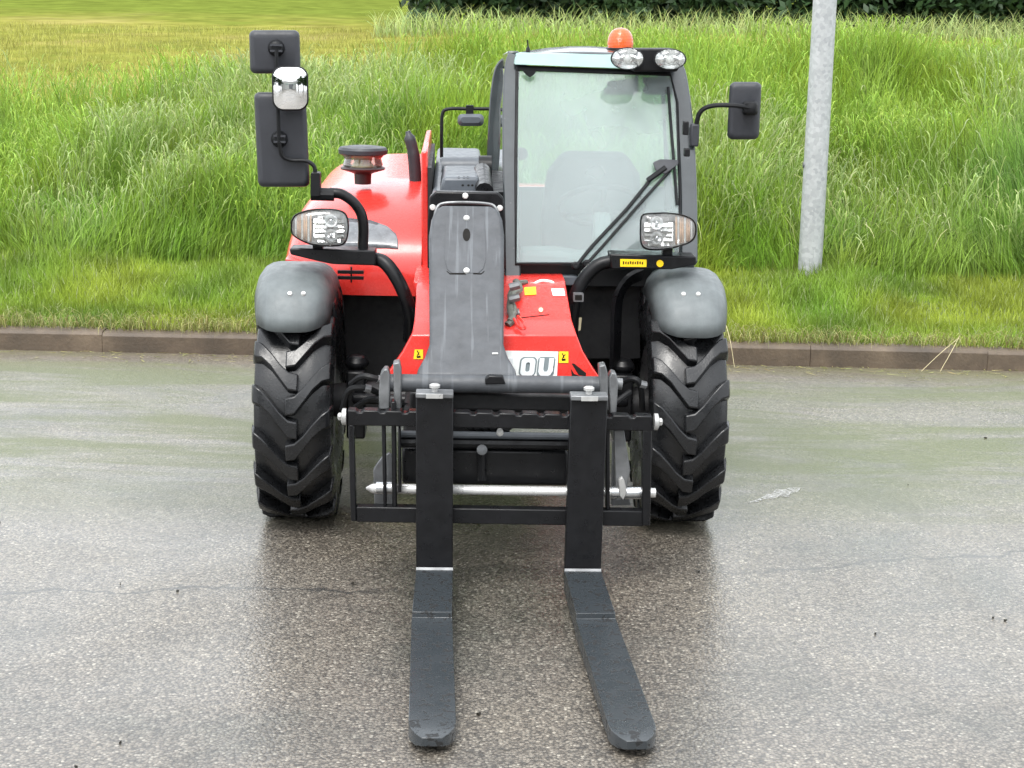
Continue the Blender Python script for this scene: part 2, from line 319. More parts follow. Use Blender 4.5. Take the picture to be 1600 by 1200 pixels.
# ---------------------------------------------------------------- mesh helpers
def catmull(pts, n=6):
    pts = [Vector(p) for p in pts]; out = []
    P = [pts[0] * 2 - pts[1]] + pts + [pts[-1] * 2 - pts[-2]]
    for i in range(1, len(P) - 2):
        a, b, c, d = P[i - 1], P[i], P[i + 1], P[i + 2]
        for k in range(n):
            t = k / n
            out.append(0.5 * (2 * b + (c - a) * t + (2 * a - 5 * b + 4 * c - d) * t * t + (3 * b - a - 3 * c + d) * t ** 3))
    out.append(pts[-1]); return out
def circ(r, n): return [(r * math.cos(2 * PI * k / n), r * math.sin(2 * PI * k / n)) for k in range(n)]
class MB:
    def __init__(s): s.v = []; s.f = []
    def add(s, vs, fs):
        o = len(s.v); s.v += [Vector(p) for p in vs]; s.f += [tuple(i + o for i in f) for f in fs]; return s
    def box(s, c, d, rot=None):
        vs = []
        for x in (-.5, .5):
            for y in (-.5, .5):
                for z in (-.5, .5):
                    p = Vector((x * d[0], y * d[1], z * d[2]))
                    if rot is not None: p = rot @ p
                    vs.append(p + Vector(c))
        return s.add(vs, [(0, 1, 3, 2), (4, 6, 7, 5), (0, 4, 5, 1), (2, 3, 7, 6), (0, 2, 6, 4), (1, 5, 7, 3)])
    def prism(s, pts, off):
        n = len(pts); off = Vector(off); a = [Vector(p) for p in pts]; b = [p + off for p in a]
        fs = [tuple(range(n)), tuple(range(2 * n - 1, n - 1, -1))] + [(i, (i + 1) % n, n + (i + 1) % n, n + i) for i in range(n)]
        return s.add(a + b, fs)
    def grid(s, rows, cu=False, cv=False):
        nr, nc = len(rows), len(rows[0]); vs = [p for r in rows for p in r]; fs = []
        for i in range(nr if cu else nr - 1):
            for j in range(nc if cv else nc - 1):
                i2, j2 = (i + 1) % nr, (j + 1) % nc
                fs.append((i * nc + j, i * nc + j2, i2 * nc + j2, i2 * nc + j))
        return s.add(vs, fs)
    def loft(s, rings, caps=True):
        n = len(rings[0]); s.grid(rings, cv=True)
        if caps:
            o = len(s.v) - n * len(rings)
            if caps != 'end': s.f.append(tuple(range(o, o + n)))
            s.f.append(tuple(range(o + n * len(rings) - 1, o + n * (len(rings) - 1) - 1, -1)))
        return s
    def tube(s, path, r, n=10, section=None, up=(0, 0, 1)):
        path = [Vector(p) for p in path]; rings = []
        rs = r if isinstance(r, (list, tuple)) else [r] * len(path)
        T = []
        for i in range(len(path)):
            a = path[max(0, i - 1)]; b = path[min(len(path) - 1, i + 1)]; T.append((b - a).normalized())
        u = Vector(up); u = u - T[0] * u.dot(T[0])
        if u.length < 1e-3: u = Vector((1, 0, 0)) - T[0] * T[0].x
        u.normalize()
        for i, p in enumerate(path):
            u = (u - T[i] * u.dot(T[i])).normalized(); w_ = T[i].cross(u)
            sec = section if section else circ(1, n)
            k = 1 if section else rs[i]
            rings.append([p + w_ * (a * k) + u * (b * k) for a, b in sec])
        return s.loft(rings)
    def lathe(s, prof, org, axis, n=20, cap=True):
        axis = Vector(axis).normalized(); u = axis.orthogonal().normalized(); w_ = axis.cross(u); org = Vector(org)
        rings = [[org + axis * h + (u * math.cos(2 * PI * k / n) + w_ * math.sin(2 * PI * k / n)) * r for k in range(n)] for r, h in prof]
        return s.loft(rings, cap)
    def ball(s, c, r, n=12, m=8, sc=(1, 1, 1)):
        rings = []
        for i in range(m + 1):
            t = PI * i / m
            rings.append([Vector(c) + Vector((math.cos(2 * PI * k / n) * math.sin(t) * r * sc[0], math.sin(2 * PI * k / n) * math.sin(t) * r * sc[1], math.cos(t) * r * sc[2])) for k in range(n)])
        return s.loft(rings, False)
    def build(s, name, mat, parent=None, bevel=0.0, sharp=35, seg=2, mesh_only=False, solid=0, subsurf=0):
        me = bpy.data.meshes.new(name); me.from_pydata(s.v, [], s.f)
        bm = bmesh.new(); bm.from_mesh(me); bmesh.ops.remove_doubles(bm, verts=bm.verts, dist=1e-5)
        bmesh.ops.recalc_face_normals(bm, faces=bm.faces); bm.to_mesh(me); bm.free()
        me.polygons.foreach_set('use_smooth', [True] * len(me.polygons)); me.set_sharp_from_angle(angle=R(sharp))
        me.materials.append(M[mat] if isinstance(mat, str) else mat)
        o = bpy.data.objects.new(name, me); C.objects.link(o)
        if parent is not None: o.parent = parent
        if solid:
            so = o.modifiers.new('solid', 'SOLIDIFY'); so.thickness = solid; so.offset = -1
        if subsurf:
            ss = o.modifiers.new('sub', 'SUBSURF'); ss.levels = subsurf; ss.render_levels = subsurf
        if bevel:
            b = o.modifiers.new('bevel', 'BEVEL'); b.width = bevel; b.segments = seg; b.limit_method = 'ANGLE'; b.angle_limit = R(30); b.harden_normals = False
        return o
def tag(o, label=None, cat=None, group=None, kind=None):
    if label: o['label'] = label
    if cat: o['category'] = cat
    if group: o['group'] = group
    if kind: o['kind'] = kind
    return o
def empty(name, loc=(0, 0, 0), rz=0.0):
    o = bpy.data.objects.new(name, None); C.objects.link(o); o.location = loc; o.rotation_euler = (0, 0, rz); o.empty_display_size = 0.2; return o
def copy_tree(o, parent=None):
    c = o.copy(); C.objects.link(c); c.parent = parent
    for ch in list(o.children): copy_tree(ch, c)
    return c
def rrect(u0, v0, u1, v1, r, n=5):
    out = []
    for cx, cy, a0 in ((u1 - r, v0 + r, -90), (u1 - r, v1 - r, 0), (u0 + r, v1 - r, 90), (u0 + r, v0 + r, 180)):
        for k in range(n + 1):
            a = R(a0 + 90 * k / n); out.append((cx + r * math.cos(a), cy + r * math.sin(a)))
    return out
def ell(u, v, ru, rv, n=24): return [(u + ru * math.cos(2 * PI * k / n), v + rv * math.sin(2 * PI * k / n)) for k in range(n)]
def pts(px, y): return [Q(u, v, y(v) if callable(y) else y) for u, v in px]
def shrink(px, k, kc=None):
    cu = sum(p[0] for p in px) / len(px); cv = sum(p[1] for p in px) / len(px)
    return [(cu + (p[0] - cu) * k, cv + (p[1] - cv) * (kc or k)) for p in px]
def bvh_of(o):
    dg = bpy.context.evaluated_depsgraph_get()
    return BVHTree.FromObject(o, dg)
def hit(bv, u, v, off=0.002):
    d = lray(u, v).normalized(); loc, nor, i, dist = bv.ray_cast(CAML, d)
    if loc is None: return None, None
    if nor.dot(d) > 0: nor = -nor
    return loc + nor * off, nor
def decal(bv, px, name, mat, parent, off=0.0015, thick=0.0015):
    P_ = [hit(bv, u, v, off + thick)[0] for u, v in px]
    if any(p is None for p in P_): return None
    _, nrm = hit(bv, sum(p[0] for p in px) / len(px), sum(p[1] for p in px) / len(px))
    return MB().prism(P_, -nrm * thick).build(name, mat, parent)
def bolt(bv, u, v, parent, r=0.009, mat='zinc', name='bolt', h=0.006):
    p, nrm = hit(bv, u, v, 0)
    if p is None: return None
    return MB().lathe([(r * 1.05, -0.002), (r * 1.05, h * 0.4), (r * 0.85, h), (0.001, h * 1.1)], p, nrm, 10).build(name, mat, parent)

# ================================================================ SETTING
def smooth(a, b, x): t = np.clip((x - a) / (b - a), 0, 1); return t * t * (3 - 2 * t)
_G = rng.random((64, 64))
def vnoise(x, y, s):
    x = np.asarray(x) * s + 100; y = np.asarray(y) * s + 100
    xi = np.floor(x).astype(int); yi = np.floor(y).astype(int); fx = x - xi; fy = y - yi
    fx = fx * fx * (3 - 2 * fx); fy = fy * fy * (3 - 2 * fy)
    a = _G[xi % 64, yi % 64]; b = _G[(xi + 1) % 64, yi % 64]; c = _G[xi % 64, (yi + 1) % 64]; d = _G[(xi + 1) % 64, (yi + 1) % 64]
    return (a * (1 - fx) + b * fx) * (1 - fy) + (c * (1 - fx) + d * fx) * fy
KY = 9.12
VERGE_END = 11.1
def terrain(x, y):
    x = np.asarray(x, float); y = np.asarray(y, float)
    right = smooth(-4.2, 0.2, x)
    crest_z = 0.80 + 0.42 * right + 0.12 * smooth(1.5, 4.5, x)
    crest_y = 14.6
    z = 0.095 + 0.10 * smooth(KY + 0.1, VERGE_END, y)
    t = np.clip((y - VERGE_END) / (crest_y - VERGE_END), 0, 1); t = t ** 0.9
    z = z + (crest_z - 0.195) * t * (1 - 0.12 * t * (1 - t))
    z = z + (1.74 - crest_z) * np.clip((y - crest_y) / 25.0, 0, 1) ** 0.9
    z = z + 0.022 * np.clip(y - 40, 0, 200) * (1.0 - 0.35 * smooth(-6, 6, x))
    z = z + 0.07 * (vnoise(x, y, 0.9) - 0.5) * smooth(10.2, 12, y)
    return z
def terrain_patch(name, y0, y1, ny, mat, x0=-80, x1=80, pw=1.0):
    xs = np.concatenate([np.linspace(x0, -7, 24, endpoint=False), np.linspace(-7, 7, 64), np.linspace(7, x1, 25)[1:]])
    ys = y0 + (y1 - y0) * np.linspace(0, 1, ny) ** pw
    X, Y = np.meshgrid(xs, ys); Z = terrain(X, Y)
    rows = [[(X[i, j], Y[i, j], Z[i, j]) for j in range(X.shape[1])] for i in range(X.shape[0])]
    return tag(MB().grid(rows).build(name, mat, sharp=180), kind='structure')
rd = MB().grid([[(x, y, 0) for x in (-90, -6, 6, 90)] for y in (-90, 0, KY + 0.02)]).build('road', 'road'); tag(rd, kind='structure')
terrain_patch('grass_verge', KY + 0.10, VERGE_END, 14, 'soil')
terrain_patch('grass_bank', VERGE_END, 14.6, 24, 'soil')
terrain_patch('field', 14.6, 200, 40, 'field', pw=2.2)
kerb = empty('kerb', (0, KY, 0)); tag(kerb, kind='structure')
st = MB(); L = 0.4942
prof = [(0, -0.15), (0.0, 0.095), (0.012, 0.112), (0.03, 0.115), (0.14, 0.115), (0.14, -0.15)]
st.loft([[Vector((x, a, b)) for a, b in prof] for x in (-L, L)])
ks = st.build('kerb_stone', 'kerb', kerb, bevel=0.002)
for i in range(44):
    o = ks if i == 0 else ks.copy()
    if i: C.objects.link(o); o.parent = kerb
    o.location = (-21.6 + i * 0.99, random.uniform(-0.004, 0.004), random.uniform(-0.004, 0.003)); o.rotation_euler = (0, random.uniform(-0.002, 0.002), random.uniform(-0.003, 0.003))

def foliage_mesh(name, verts, quads, tris, cols, mat, label=None, cat=None):
    me = bpy.data.meshes.new(name)
    nv = len(verts); nq = len(quads); ntri = len(tris)
    me.vertices.add(nv); me.vertices.foreach_set('co', verts.astype(np.float32).ravel())
    me.loops.add(nq * 4 + ntri * 3)
    me.loops.foreach_set('vertex_index', np.concatenate([quads.ravel(), tris.ravel()]).astype(np.int32))
    me.polygons.add(nq + ntri)
    me.polygons.foreach_set('loop_start', np.concatenate([np.arange(nq) * 4, nq * 4 + np.arange(ntri) * 3]).astype(np.int32))
    me.update(calc_edges=True)
    me.polygons.foreach_set('use_smooth', np.ones(nq + ntri, bool))
    a = me.attributes.new('Col', 'FLOAT_COLOR', 'POINT')
    a.data.foreach_set('color', np.concatenate([cols, np.ones((nv, 1))], 1).astype(np.float32).ravel())
    me.materials.append(M[mat]); me.validate()
    o = bpy.data.objects.new(name, me); C.objects.link(o)
    return o
def blades(x, y, h, wd, bend, az, colr, lev=(0, 0.4, 0.75, 1.0), root_dark=0.0, z=None, tipcol=None, droop=0.0, head=0.0, hook=None):
    """numpy blades: returns verts, quads, tris, cols"""
    n = len(x); z0 = terrain(x, y) - 0.02 if z is None else z
    dx, dy = np.cos(az), np.sin(az)
    fa = rng.uniform(0, 2 * PI, n); wx, wy = np.cos(fa), np.sin(fa) * 0.6
    V = []; Cc = []
    nl = len(lev)
    for k, t in enumerate(lev):
        th = np.maximum(bend * 1.35 * (1 + droop * t), 0.02)
        out = h * t * (1 - np.cos(th * t)) / (th * max(t, 1e-3)) if k else 0 * h
        up = h * np.sin(th * t) / th
        if hook is not None:           # upright stem whose tip curls over in a small arc
            rad_, ang = hook; q = max(0.0, (t - 0.6) / 0.4); s_ = min(t / 0.6, 1.0)
            out = bend * h * s_ ** 2 + rad_ * (1 - np.cos(ang * q)); up = h * s_ + rad_ * np.sin(ang * q)
        cx, cy, cz = x + dx * out, y + dy * out, z0 + up
        ww = wd * (1 - t) ** 0.55 * 0.5 * (1 + head * (1 if t > 0.65 else 0))
        c = colr * (1 - root_dark * (1 - t)) if tipcol is None else colr * (1 - t) + tipcol * t
        if k < nl - 1:
            V.append(np.stack([cx - wx * ww, cy - wy * ww, cz], 1)); V.append(np.stack([cx + wx * ww, cy + wy * ww, cz], 1)); Cc += [c, c]
        else:
            V.append(np.stack([cx, cy, cz], 1)); Cc.append(c)
    per = 2 * (nl - 1) + 1
    verts = np.stack(V, 1).reshape(-1, 3); cols = np.stack(Cc, 1).reshape(-1, 3)
    b = np.arange(n)[:, None] * per
    quads = np.concatenate([b + np.array([[2 * k, 2 * k + 1, 2 * k + 3, 2 * k + 2]]) for k in range(nl - 2)], 0) if nl > 2 else np.zeros((0, 4), int)
    tris = b + np.array([[2 * (nl - 2), 2 * (nl - 2) + 1, 2 * (nl - 1)]])
    return verts, quads, tris, cols
def merge(parts):
    vs, qs, ts, cs = [], [], [], []; o = 0
    for v, q, t, c in parts:
        vs.append(v); qs.append(q + o); ts.append(t + o); cs.append(c); o += len(v)
    return np.concatenate(vs), np.concatenate(qs), np.concatenate(ts), np.concatenate(cs)
def scatter(n, y0, y1, margin=1.6, dens=None):
    y = rng.uniform(y0, y1, n); hw = y * 800 / FPX * 1.03 + margin
    k = rng.random(n) < hw / hw.max(); y = y[k]; hw = hw[k]
    x = rng.uniform(-1, 1, len(y)) * hw
    if dens is not None:
        k = rng.random(len(x)) < dens(x, y); x, y = x[k], y[k]
    return x, y
def gcol(n, base, var, hue=None):
    c = np.array(base)[None, :] * rng.uniform(1 - var, 1 + var, (n, 1)); c = c * rng.uniform(0.9, 1.1, (n, 3)); return c
GREEN = np.array((0.098, 0.218, 0.026)); YEL = np.array((0.25, 0.31, 0.035)); PALE = np.array((0.32, 0.36, 0.17)); BLUE = np.array((0.08, 0.20, 0.05))
def tallmask(x, y):
    right = smooth(-5.0, -0.5, x); return right
# verge: short mown grass
x, y = scatter(160000, KY + 0.09, VERGE_END + 0.35)
f = vnoise(x, y, 1.6)[:, None]; f2 = vnoise(x + 9, y, 5.0)[:, None]
f = np.clip(f * 1.1 + 0.15, 0, 1); col = GREEN * (1 - f) + YEL * f; col = col * (0.62 + 0.8 * f2) * rng.uniform(0.75, 1.25, (len(x), 1))
dry = (rng.random(len(x)) < 0.05)[:, None]; col = np.where(dry, PALE, col)
h = rng.uniform(0.04, 0.13, len(x)) * (0.6 + 0.9 * vnoise(x, y, 2.3)) * (0.75 + 0.5 * smooth(KY, VERGE_END, y))
o = foliage_mesh('verge_grass', *blades(x, y, h, rng.uniform(0.006, 0.011, len(x)), rng.uniform(0.1, 1.0, len(x)), rng.uniform(0, 2 * PI, len(x)), col, lev=(0, 0.55, 1.0)), 'grass')
tag(o, 'short mown green grass strip along the kerb', 'grass', kind='stuff')
# straggling strands hanging over the kerb
n = 4600; x = rng.uniform(-4.6, 4.6, n); y = rng.uniform(KY + 0.07, KY + 0.22, n)
o = foliage_mesh('kerb_edge_grass', *blades(x, y, rng.uniform(0.06, 0.25, n), rng.uniform(0.004, 0.008, n), rng.uniform(0.6, 1.25, n), rng.uniform(-PI * 0.85, -PI * 0.15, n), gcol(n, (0.30, 0.30, 0.11), 0.4), z=np.full(n, 0.095), droop=0.9), 'grass')
tag(o, 'pale dry grass strands straggling over the kerb top', 'grass', kind='stuff')
# bank: tall grass
parts = []
x, y = scatter(215000, VERGE_END - 0.1, 15.4, dens=lambda x, y: np.clip(1.25 - 0.95 * smooth(12.8, 15.2, y) * (1 - smooth(-5.5, -0.5, x)) - 0.35 * smooth(14.4, 15.4, y), 0.05, 1))
cl = vnoise(x, y, 1.3); c2 = vnoise(x + 31, y + 7, 3.1); c3 = vnoise(x + 3, y + 50, 0.55)
h = (0.24 + 0.38 * cl) * rng.uniform(0.6, 1.25, len(x)) * (0.55 + 0.45 * smooth(VERGE_END - 0.2, VERGE_END + 0.5, y)) * (1 - 0.35 * smooth(13, 15, y) * (1 - smooth(-5, 0, x)))
f = np.clip(0.1 + 0.85 * c2 * 0.7 + 0.3 * (c3 - 0.3), 0, 1)[:, None]
col = GREEN * (1 - f) + YEL * f
bl = (smooth(0.55, 0.85, c3) * 0.6)[:, None]; col = col * (1 - bl) + BLUE * bl
top = (smooth(12.8, 15.2, y) * (0.5 + 0.4 * (1 - smooth(-5, -1, x))))[:, None]; col = col * (1 - top) + YEL * top
col = col * (rng.uniform(0.5, 1.45, (len(x), 1)) * (0.75 + 0.6 * vnoise(x + 5, y + 2, 2.2)[:, None]))
keep = ~((np.abs(x - 2.02) < 0.16) & (y < 11.15))
x, y, h, col = x[keep], y[keep], h[keep], col[keep]
az = rng.uniform(0, 2 * PI, len(x)) * 0.5 + vnoise(x, y, 0.8) * 4 * PI
parts.append(blades(x, y, h, rng.uniform(0.006, 0.012, len(x)), rng.beta(2, 2.2, len(x)) * 1.55, az, col, tipcol=col * 1.25))
# arching stems and hooked seed heads standing out of the sward
stem_d = lambda x, y: np.clip(1.25 - 1.15 * smooth(12.6, 14.6, y) * (1 - smooth(-5.5, -0.5, x)), 0.15, 1)
x, y = scatter(9000, VERGE_END + 0.15, 15.6, dens=lambda x, y: np.clip(0.1 + 1.4 * (vnoise(x + 70, y, 0.9) - 0.3), 0.05, 1) * stem_d(x, y))
h = (0.34 + 0.28 * vnoise(x, y, 1.3)) * rng.uniform(0.7, 1.3, len(x))
parts.append(blades(x, y, h, rng.uniform(0.004, 0.008, len(x)), rng.uniform(0.6, 1.3, len(x)), rng.uniform(0, 2 * PI, len(x)), gcol(len(x), (0.20, 0.30, 0.07), 0.3), lev=(0, 0.3, 0.52, 0.7, 0.82, 0.92, 1.0), tipcol=gcol(len(x), (0.42, 0.46, 0.2), 0.35), droop=0.9, head=1.5))
x, y = scatter(60000, VERGE_END + 0.1, 15.6, dens=lambda x, y: np.clip(1.9 * (vnoise(x + 12, y + 40, 1.0) * 0.6 + vnoise(x + 2, y + 4, 3.3) * 0.4 - 0.22), 0.06, 1) * stem_d(x, y))
h = ((0.24 + 0.38 * vnoise(x, y, 1.3)) * rng.uniform(0.7, 1.15, len(x)) + 0.02) * (0.55 + 0.45 * smooth(VERGE_END - 0.2, VERGE_END + 0.5, y))
pal = (vnoise(x + 90, y + 3, 0.7)[:, None] > 0.54) * rng.uniform(0.3, 1, (len(x), 1))
tip = gcol(len(x), (0.30, 0.43, 0.06), 0.45) * (1 - pal) + gcol(len(x), (0.42, 0.45, 0.24), 0.3) * pal
parts.append(blades(x, y, h, rng.uniform(0.006, 0.012, len(x)), rng.uniform(0.05, 0.55, len(x)), rng.uniform(0, 2 * PI, len(x)), gcol(len(x), (0.13, 0.25, 0.03), 0.3), lev=(0, 0.45, 0.6, 0.7, 0.8, 0.9, 1.0), tipcol=tip, head=0.9, hook=(rng.uniform(0.025, 0.065, len(x)), rng.uniform(1.6, 2.8, len(x)))))
o = foliage_mesh('bank_grass', *merge(parts), 'grass')
tag(o, 'tall lush green grass with drooping pale seed heads covering the bank', 'grass', kind='stuff')
# field: thin stubbly grass just beyond the crest, stalks near the hedge
parts = []
x, y = scatter(46000, 14.6, 32)
col = (YEL * 0.5 + np.array((0.34, 0.28, 0.10)) * 0.5) * rng.uniform(0.6, 1.4, (len(x), 1))
parts.append(blades(x, y, rng.uniform(0.05, 0.16, len(x)), rng.uniform(0.008, 0.016, len(x)), rng.uniform(0.1, 0.9, len(x)), rng.uniform(0, 2 * PI, len(x)), col, lev=(0, 0.55, 1)))
x = rng.uniform(-2.5, 12, 5200); y = rng.uniform(28.5, 31.0, 5200)
col = gcol(len(x), (0.26, 0.32, 0.11), 0.4)
parts.append(blades(x, y, rng.uniform(0.2, 0.65, len(x)), rng.uniform(0.012, 0.024, len(x)), rng.uniform(0.3, 1.0, len(x)), rng.uniform(0, 2 * PI, len(x)), col, tipcol=col * 1.4, droop=0.6))
o = foliage_mesh('field_grass', *merge(parts), 'grass')
tag(o, 'pale yellowish grass of the field beyond the bank', 'grass', kind='stuff')
# hedge
def leaf_cloud(centres, radii, n, size, base, var):
    ci = rng.integers(0, len(centres), n); d = rng.normal(size=(n, 3)); d /= np.linalg.norm(d, axis=1)[:, None]
    rr = rng.random(n) ** 0.4; p = centres[ci] + d * rr[:, None] * radii[ci]
    a = rng.normal(size=(n, 3)); a /= np.linalg.norm(a, axis=1)[:, None]; b = np.cross(a, rng.normal(size=(n, 3))); b /= np.linalg.norm(b, axis=1)[:, None]
    s = rng.uniform(0.6, 1.3, n)[:, None] * size
    V = np.stack([p - a * s, p - b * s * 0.45, p + a * s, p + b * s * 0.45], 1).reshape(-1, 3)
    q = np.arange(n)[:, None] * 4 + np.array([[0, 1, 2, 3]])
    cc = np.array(base)[None] * (rng.uniform(1 - var, 1 + var, len(centres))[ci] * rng.uniform(0.7, 1.3, n))[:, None]
    return V, q, np.zeros((0, 3), int), np.repeat(cc, 4, 0)
n = 360; cx = np.linspace(-1.9, 16, n) + rng.uniform(-0.3, 0.3, n); cy = rng.uniform(31.2, 33.4, n)
cent = np.stack([cx, cy, terrain(cx, cy) + rng.uniform(0.1, 2.8, n)], 1); rad = np.stack([rng.uniform(0.5, 0.95, n), rng.uniform(0.5, 0.8, n), rng.uniform(0.4, 0.8, n)], 1)
o = foliage_mesh('hedge', *leaf_cloud(cent, rad, 110000, 0.10, (0.03, 0.062, 0.022), 0.5), 'leaf')
tag(o, 'dark green hedge along the far edge of the field', 'hedge', kind='stuff')

# lamp post
base = W(1265, 425, 10.98); top = W(1289, 0, 10.98)
bz = float(terrain(base.x, 10.98)) - 0.1
dirv = (top - base).normalized(); b0 = base - dirv * ((base.z - bz) / dirv.z)
lp = empty('lamp_post', b0); tag(lp, 'round grey galvanised lamp post standing in the grass verge behind the telehandler', 'lamp post')
lp.rotation_euler = dirv.to_track_quat('Z', 'Y').to_euler()
MB().lathe([(0.079, -0.3), (0.078, 1.0), (0.075, 2.2), (0.06, 5.4), (0.05, 6.0)], (0, 0, 0), (0, 0, 1), 28).build('post', 'post', lp)
MB().tube(catmull([(0, 0, 5.95), (0, -0.1, 6.25), (0, -0.45, 6.4), (0, -0.9, 6.42)], 6), 0.03, 10).build('bracket_arm', 'post', lp)
MB().loft([[Vector((x * k, -0.85 - t, 6.42 + z * k)) for x, z in ((-0.12, -0.04), (0.12, -0.04), (0.09, 0.06), (-0.09, 0.06))] for t, k in ((0, 0.5), (0.1, 1), (0.5, 1), (0.6, 0.6))]).build('lantern', 'post', lp, bevel=0.01)
# small lock plug on the post, facing the camera
pl = MB(); pz = (W(1272, 258, 10.98) - b0).dot(dirv)
pl.lathe([(0.02, 0), (0.02, 0.006), (0.012, 0.008), (0.006, 0.004)], (0.0, -0.0765, pz), (0, -1, 0), 12).build('access_plug', 'dullsteel', lp)

# across the road, behind the photographer: a row of trees and a pale hall; the mirror, the lamps and the wet paint reflect them
tr = empty('broadleaf_tree', (3.6, -15, 0)); tag(tr, 'dark broadleaf tree in the row across the road, reflected in the small mirror', 'tree', 'trees across the road')
tk = MB().tube([(0, 0, -0.1), (0.05, 0, 1.2), (0.0, 0.1, 2.6), (0.2, 0, 4.2), (0.1, 0.1, 6.0)], [0.26, 0.2, 0.17, 0.10, 0.04], 10)
for a in range(7): tk.tube([(0, 0.05, 1.8 + a * 0.4), (math.cos(a * 1.9) * 1.0, math.sin(a * 1.9) * 1.0, 2.9 + a * 0.4), (math.cos(a * 1.9) * 2.0, math.sin(a * 1.9) * 2.0, 3.6 + a * 0.4)], [0.08, 0.05, 0.02], 7)
tk.build('trunk', 'bark', tr)
n = 46; cent = rng.normal(size=(n, 3)) * np.array((1.25, 1.25, 1.35)) + np.array((0, 0, 4.4)); rad = rng.uniform(0.6, 1.1, (n, 3))
cent[:, 2] = np.maximum(cent[:, 2], 1.5)
o = foliage_mesh('crown', *leaf_cloud(cent, rad, 11000, 0.17, (0.03, 0.06, 0.018), 0.4), 'leaf'); o.parent = tr
for tx, ty, nth in ((-13.5, -15, 'second'), (-9.4, -16.5, 'third'), (7.2, -15.2, 'fifth'), (11.6, -16.4, 'sixth'), (16.0, -14.5, 'seventh'), (-18, -14, 'first tree counted'), (21, -15, 'eighth')):
    c = copy_tree(tr); c['label'] = 'broadleaf tree across the road, %s from the left end of the row' % nth; c.location = (tx, ty, 0); c.rotation_euler = (0, 0, random.uniform(0, 6)); k = random.uniform(0.85, 1.2); c.scale = (k, k, k)
hl = empty('industrial_hall', (-3.5, -25, 0)); tag(hl, 'pale industrial hall across the road, reflected in the small mirror', 'building')
MB().box((0, 0, 2.6), (13, 8, 5.2)).build('wall', 'hallwall', hl)
MB().prism([(-6.8, -4.3, 5.2), (-6.8, 4.3, 5.2), (-6.8, 0, 6.3)], (13.6, 0, 0)).build('roof', 'roofing', hl)
for x_ in (-4.4, -1.4, 4.4): MB().box((x_, 4.02, 3.4), (1.8, 0.08, 1.0)).build('window', 'sideglass', hl)
MB().box((1.7, 4.03, 1.8), (3.2, 0.08, 3.6)).build('roller_door', 'dullsteel', hl)

# ================================================================ TELEHANDLER
T = empty('telehandler', (MX, MY, 0), YAW)
tag(T, 'red and grey compact telehandler with black pallet forks parked on the wet asphalt', 'telehandler')
AX, RAD, TW = 0.715, 0.445, 0.150
# ---- wheels
def tyre_mb():
    m = MB(); prof = [(0.225, -0.115), (0.26, -0.135), (0.33, -0.152), (0.385, -0.146), (0.408, -0.12), (0.414, -0.06), (0.416, 0), (0.414, 0.06), (0.408, 0.12), (0.385, 0.146), (0.33, 0.152), (0.26, 0.135), (0.225, 0.115)]
    prof = [(r - (0.008 if r > 0.4 else 0), h * 0.94) for r, h in prof]
    n = 64
    rings = [[Vector((h, -r * math.cos(2 * PI * k / n), r * math.sin(2 * PI * k / n))) for k in range(n)] for r, h in prof]
    m.loft(rings, False)
    NL = 16
    def sp(x, th, r): return Vector((x, -r * math.cos(th), r * math.sin(th)))
    for side in (-1, 1):
        for k in range(NL):
            t0 = 2 * PI * (k + (0.5 if side > 0 else 0)) / NL
            # centre line from the foot at the tread centre to the shoulder, then down the sidewall
            line = [(-0.024, -0.02, 1.2), (0.012, -0.005, 1.25), (0.045, 0.075, 1.05), (0.080, 0.175, 1.0), (0.115, 0.25, 1.1), (0.146, 0.285, 1.3), (0.155, 0.295, 1.25)]
            rows = []
            for i, (lx, la, wk) in enumerate(line):
                hw = 0.067 * wk
                rt = RAD if i < 5 else (RAD - 0.012 if i == 5 else 0.385)
                rb = 0.405 if i < 5 else (0.385 if i == 5 else 0.36)
                xo = lx * side * 0.94; xi = xo
                if i == 6: rb = 0.36
                th = t0 + la
                rows.append([sp(xi, th - hw * 1.12, rb), sp(xo, th - hw * 0.86, rt), sp(xo, th + hw * 0.86, rt), sp(xi, th + hw * 1.12, rb)])
            m.grid(rows)
            m.f.append(tuple(len(m.v) - 28 + j for j in (0, 1, 2, 3))); m.f.append(tuple(len(m.v) - 4 + j for j in (3, 2, 1, 0)))
    return m
def wheel_set():
    hub = MB().lathe([(0.001, -0.06), (0.09, -0.06), (0.10, -0.03), (0.10, 0.03), (0.085, 0.055), (0.001, 0.06)], (0, 0, 0), (1, 0, 0), 20)
    for k in range(8): hub.lathe([(0.012, -0.075), (0.012, 0.075)], (0, 0.07 * math.cos(k * PI / 4), 0.07 * math.sin(k * PI / 4)), (1, 0, 0), 6)
    h = hub.build('wheel', 'dullsteel', T)
    tyre_mb().build('tyre', 'rubber', h, sharp=28, bevel=0.006, seg=2)
    rim = MB().lathe([(0.10, 0.0), (0.15, -0.02), (0.19, -0.05), (0.205, -0.10), (0.232, -0.115), (0.235, -0.105), (0.215, -0.04), (0.215, 0.04), (0.235, 0.105), (0.232, 0.115), (0.205, 0.10), (0.19, 0.05), (0.15, 0.02), (0.10, 0.01)], (0, 0, 0), (1, 0, 0), 32, cap=False)
    rim.build('rim', 'rimred', h)
    return h
w1 = wheel_set(); w1.location = (-AX, 0, RAD - 0.004)
for sx, y, a in ((AX, 0, 0.10), (-AX, 2.1, 0.21), (AX, 2.1, 0.05)):
    w2 = copy_tree(w1, T); w2.location = (sx, y, RAD - 0.004); w2.rotation_euler = (a, 0, 0)
